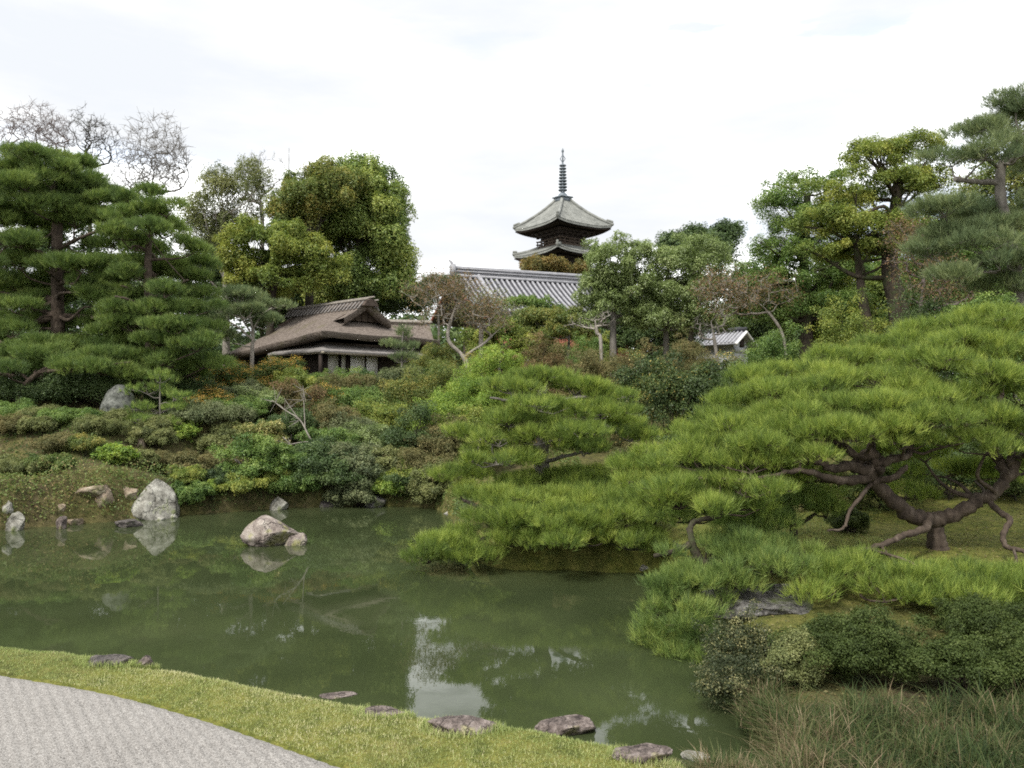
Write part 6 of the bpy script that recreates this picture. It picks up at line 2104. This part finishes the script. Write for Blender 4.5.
# sedge at the lower right
sd_ = MB()
cc = spots(1500, 1.75, 8.5, 4.4, 7.8, lambda x, y: (sdist(x, y) > .03) & (y < 6.85 + .02 * x))
rim = spots(3000, 1.4, 3.2, 5.2, 7.6, lambda x, y: (sdist(x, y) > .015) & (sdist(x, y) < .28))[:260]
NRIM = len(rim)
cc = np.vstack([cc, rim])
rep = np.repeat(np.arange(len(cc)), 62)
c = cc[rep] + np.concatenate([rng.normal(size=(len(rep), 2)) * .055, np.zeros((len(rep), 1))], 1)
tn = rng.normal(.36, .17, len(cc)) + .20 * np.clip((2.9 - cc[:, 0]) / 1.2, 0, 1)
hs_ = rng.uniform(.6, 1.25, len(cc))
hs_[-NRIM:] *= .8
blades(sd_, c, hs_[rep] * rng.uniform(.10, .36, len(c)), rng.uniform(.004, .0085, len(c)), tn[rep] + rng.normal(0, .16, len(c)), 1.3, 4)
so_ = sd_.build('sedge_grass', M['sedge'], loc=(4, 6, .4))
so_['kind'] = 'stuff'
tag(so_, 'long arching sedge grass with straw blades at the lower right bank', 'grass')

# far wood that reads as one mass on the horizon
fw = MB()
lob = []
for k in range(46):
    a_ = -66 + k * 2.9
    y_ = 118 + 12 * math.sin(k * 1.7)
    x_ = y_ * math.tan(math.radians(a_)) if abs(a_) < 60 else 200 * np.sign(a_)
    lob.append((np.array([x_, y_, 8.5]), (9, 7, 6.5 + 2.5 * math.sin(k * 2.3))))
crown_mesh(fw, lob, 2.4, 1.1, 2.6, 1.8, .65, max_leaves=90000)
fo = fw.build('distant_woods', M['leaf_dark'], loc=(0, 120, 5))
fo['kind'] = 'stuff'
tag(fo, 'distant wood behind the temple that closes the horizon', 'woods')

# ------------------------------------------------------------------ light, sky, camera
SUN_EL, SUN_AZ = math.radians(52), math.radians(215)   # azimuth clockwise from +Y: behind the viewer, to the left
world = bpy.data.worlds.new('World')
scene.world = world
world.use_nodes = True
nt = world.node_tree
nt.nodes.clear()
L = nt.links.new
out = nt.nodes.new('ShaderNodeOutputWorld')
bg = nd(nt, 'ShaderNodeBackground', Strength=SKY_STRENGTH)
sky = nt.nodes.new('ShaderNodeTexSky')
sky.sky_type = 'NISHITA'
sky.sun_disc = False
sky.sun_elevation = SUN_EL
sky.sun_rotation = SUN_AZ
sky.dust_density = 2.5
tc = nd(nt, 'ShaderNodeTexCoord')
mp = nd(nt, 'ShaderNodeMapping')
mp.inputs['Scale'].default_value = (1.2, 1.2, 5.0)
mp.inputs['Location'].default_value = (.3, .1, .0)
L(tc.outputs['Generated'], mp.inputs['Vector'])
n1 = nd(nt, 'ShaderNodeTexNoise', Scale=1.6, Detail=7.0, Roughness=.55)
n2 = nd(nt, 'ShaderNodeTexNoise', Scale=2.6, Detail=6.0, Roughness=.55)
L(mp.outputs[0], n1.inputs['Vector'])
L(mp.outputs[0], n2.inputs['Vector'])
cl = ramp(nt, [(.33, (3.7, 3.85, 4.05)), (.47, (4.05, 4.12, 4.2)), (.58, (8.5, 8.6, 8.6)), (.72, (13.8, 13.8, 13.4))])
L(n2.outputs['Fac'], cl.inputs['Fac'])
mr = nd(nt, 'ShaderNodeMapRange')
mr.inputs['From Min'].default_value = .28
mr.inputs['From Max'].default_value = .46
L(n1.outputs['Fac'], mr.inputs['Value'])
mx = nd(nt, 'ShaderNodeMix', data_type='RGBA')
L(mr.outputs[0], mx.inputs[0])
hs = nd(nt, 'ShaderNodeHueSaturation', Saturation=.6, Value=1.4)
L(sky.outputs[0], hs.inputs['Color'])
L(hs.outputs[0], mx.inputs[6])
L(cl.outputs['Color'], mx.inputs[7])
L(mx.outputs[2], bg.inputs['Color'])
L(bg.outputs[0], out.inputs['Surface'])

sl = bpy.data.lights.new('sun', 'SUN')
sl.energy = SUN_STRENGTH
sl.angle = math.radians(12)
sl.color = (1.0, .96, .88)
so = bpy.data.objects.new('sun', sl)
COL.objects.link(so)
so.rotation_euler = (math.pi / 2 - SUN_EL, 0, math.pi - SUN_AZ + 0)
# the lamp shines along its -Z: place the light direction towards the sun azimuth
from mathutils import Vector
sd3 = Vector((math.sin(SUN_AZ) * math.cos(SUN_EL), math.cos(SUN_AZ) * math.cos(SUN_EL), math.sin(SUN_EL)))
so.rotation_euler = sd3.to_track_quat('Z', 'Y').to_euler()
so.location = (-20, -20, 40)

cam = bpy.data.cameras.new('camera')
cam.sensor_width = 36
cam.lens = F / 1024 * 36
cam.clip_end = 3000
cam.clip_start = .05
co = bpy.data.objects.new('camera', cam)
COL.objects.link(co)
co.location = (0, 0, CAMZ)
co.rotation_euler = (math.pi / 2 + TILT, 0, 0)
scene.camera = co
scene.view_settings.view_transform = 'Standard'
scene.view_settings.look = 'None'
scene.view_settings.gamma = 1
scene.view_settings.exposure = EXPOSURE
scene.view_settings.use_curve_mapping = False
scene.render.engine = 'CYCLES'
cy = scene.cycles
cy.max_bounces = 8
cy.diffuse_bounces = 6
cy.glossy_bounces = 3
cy.transmission_bounces = 6
cy.use_denoising = False
cy.sample_clamp_indirect = 6
cy.filter_width = 1.8
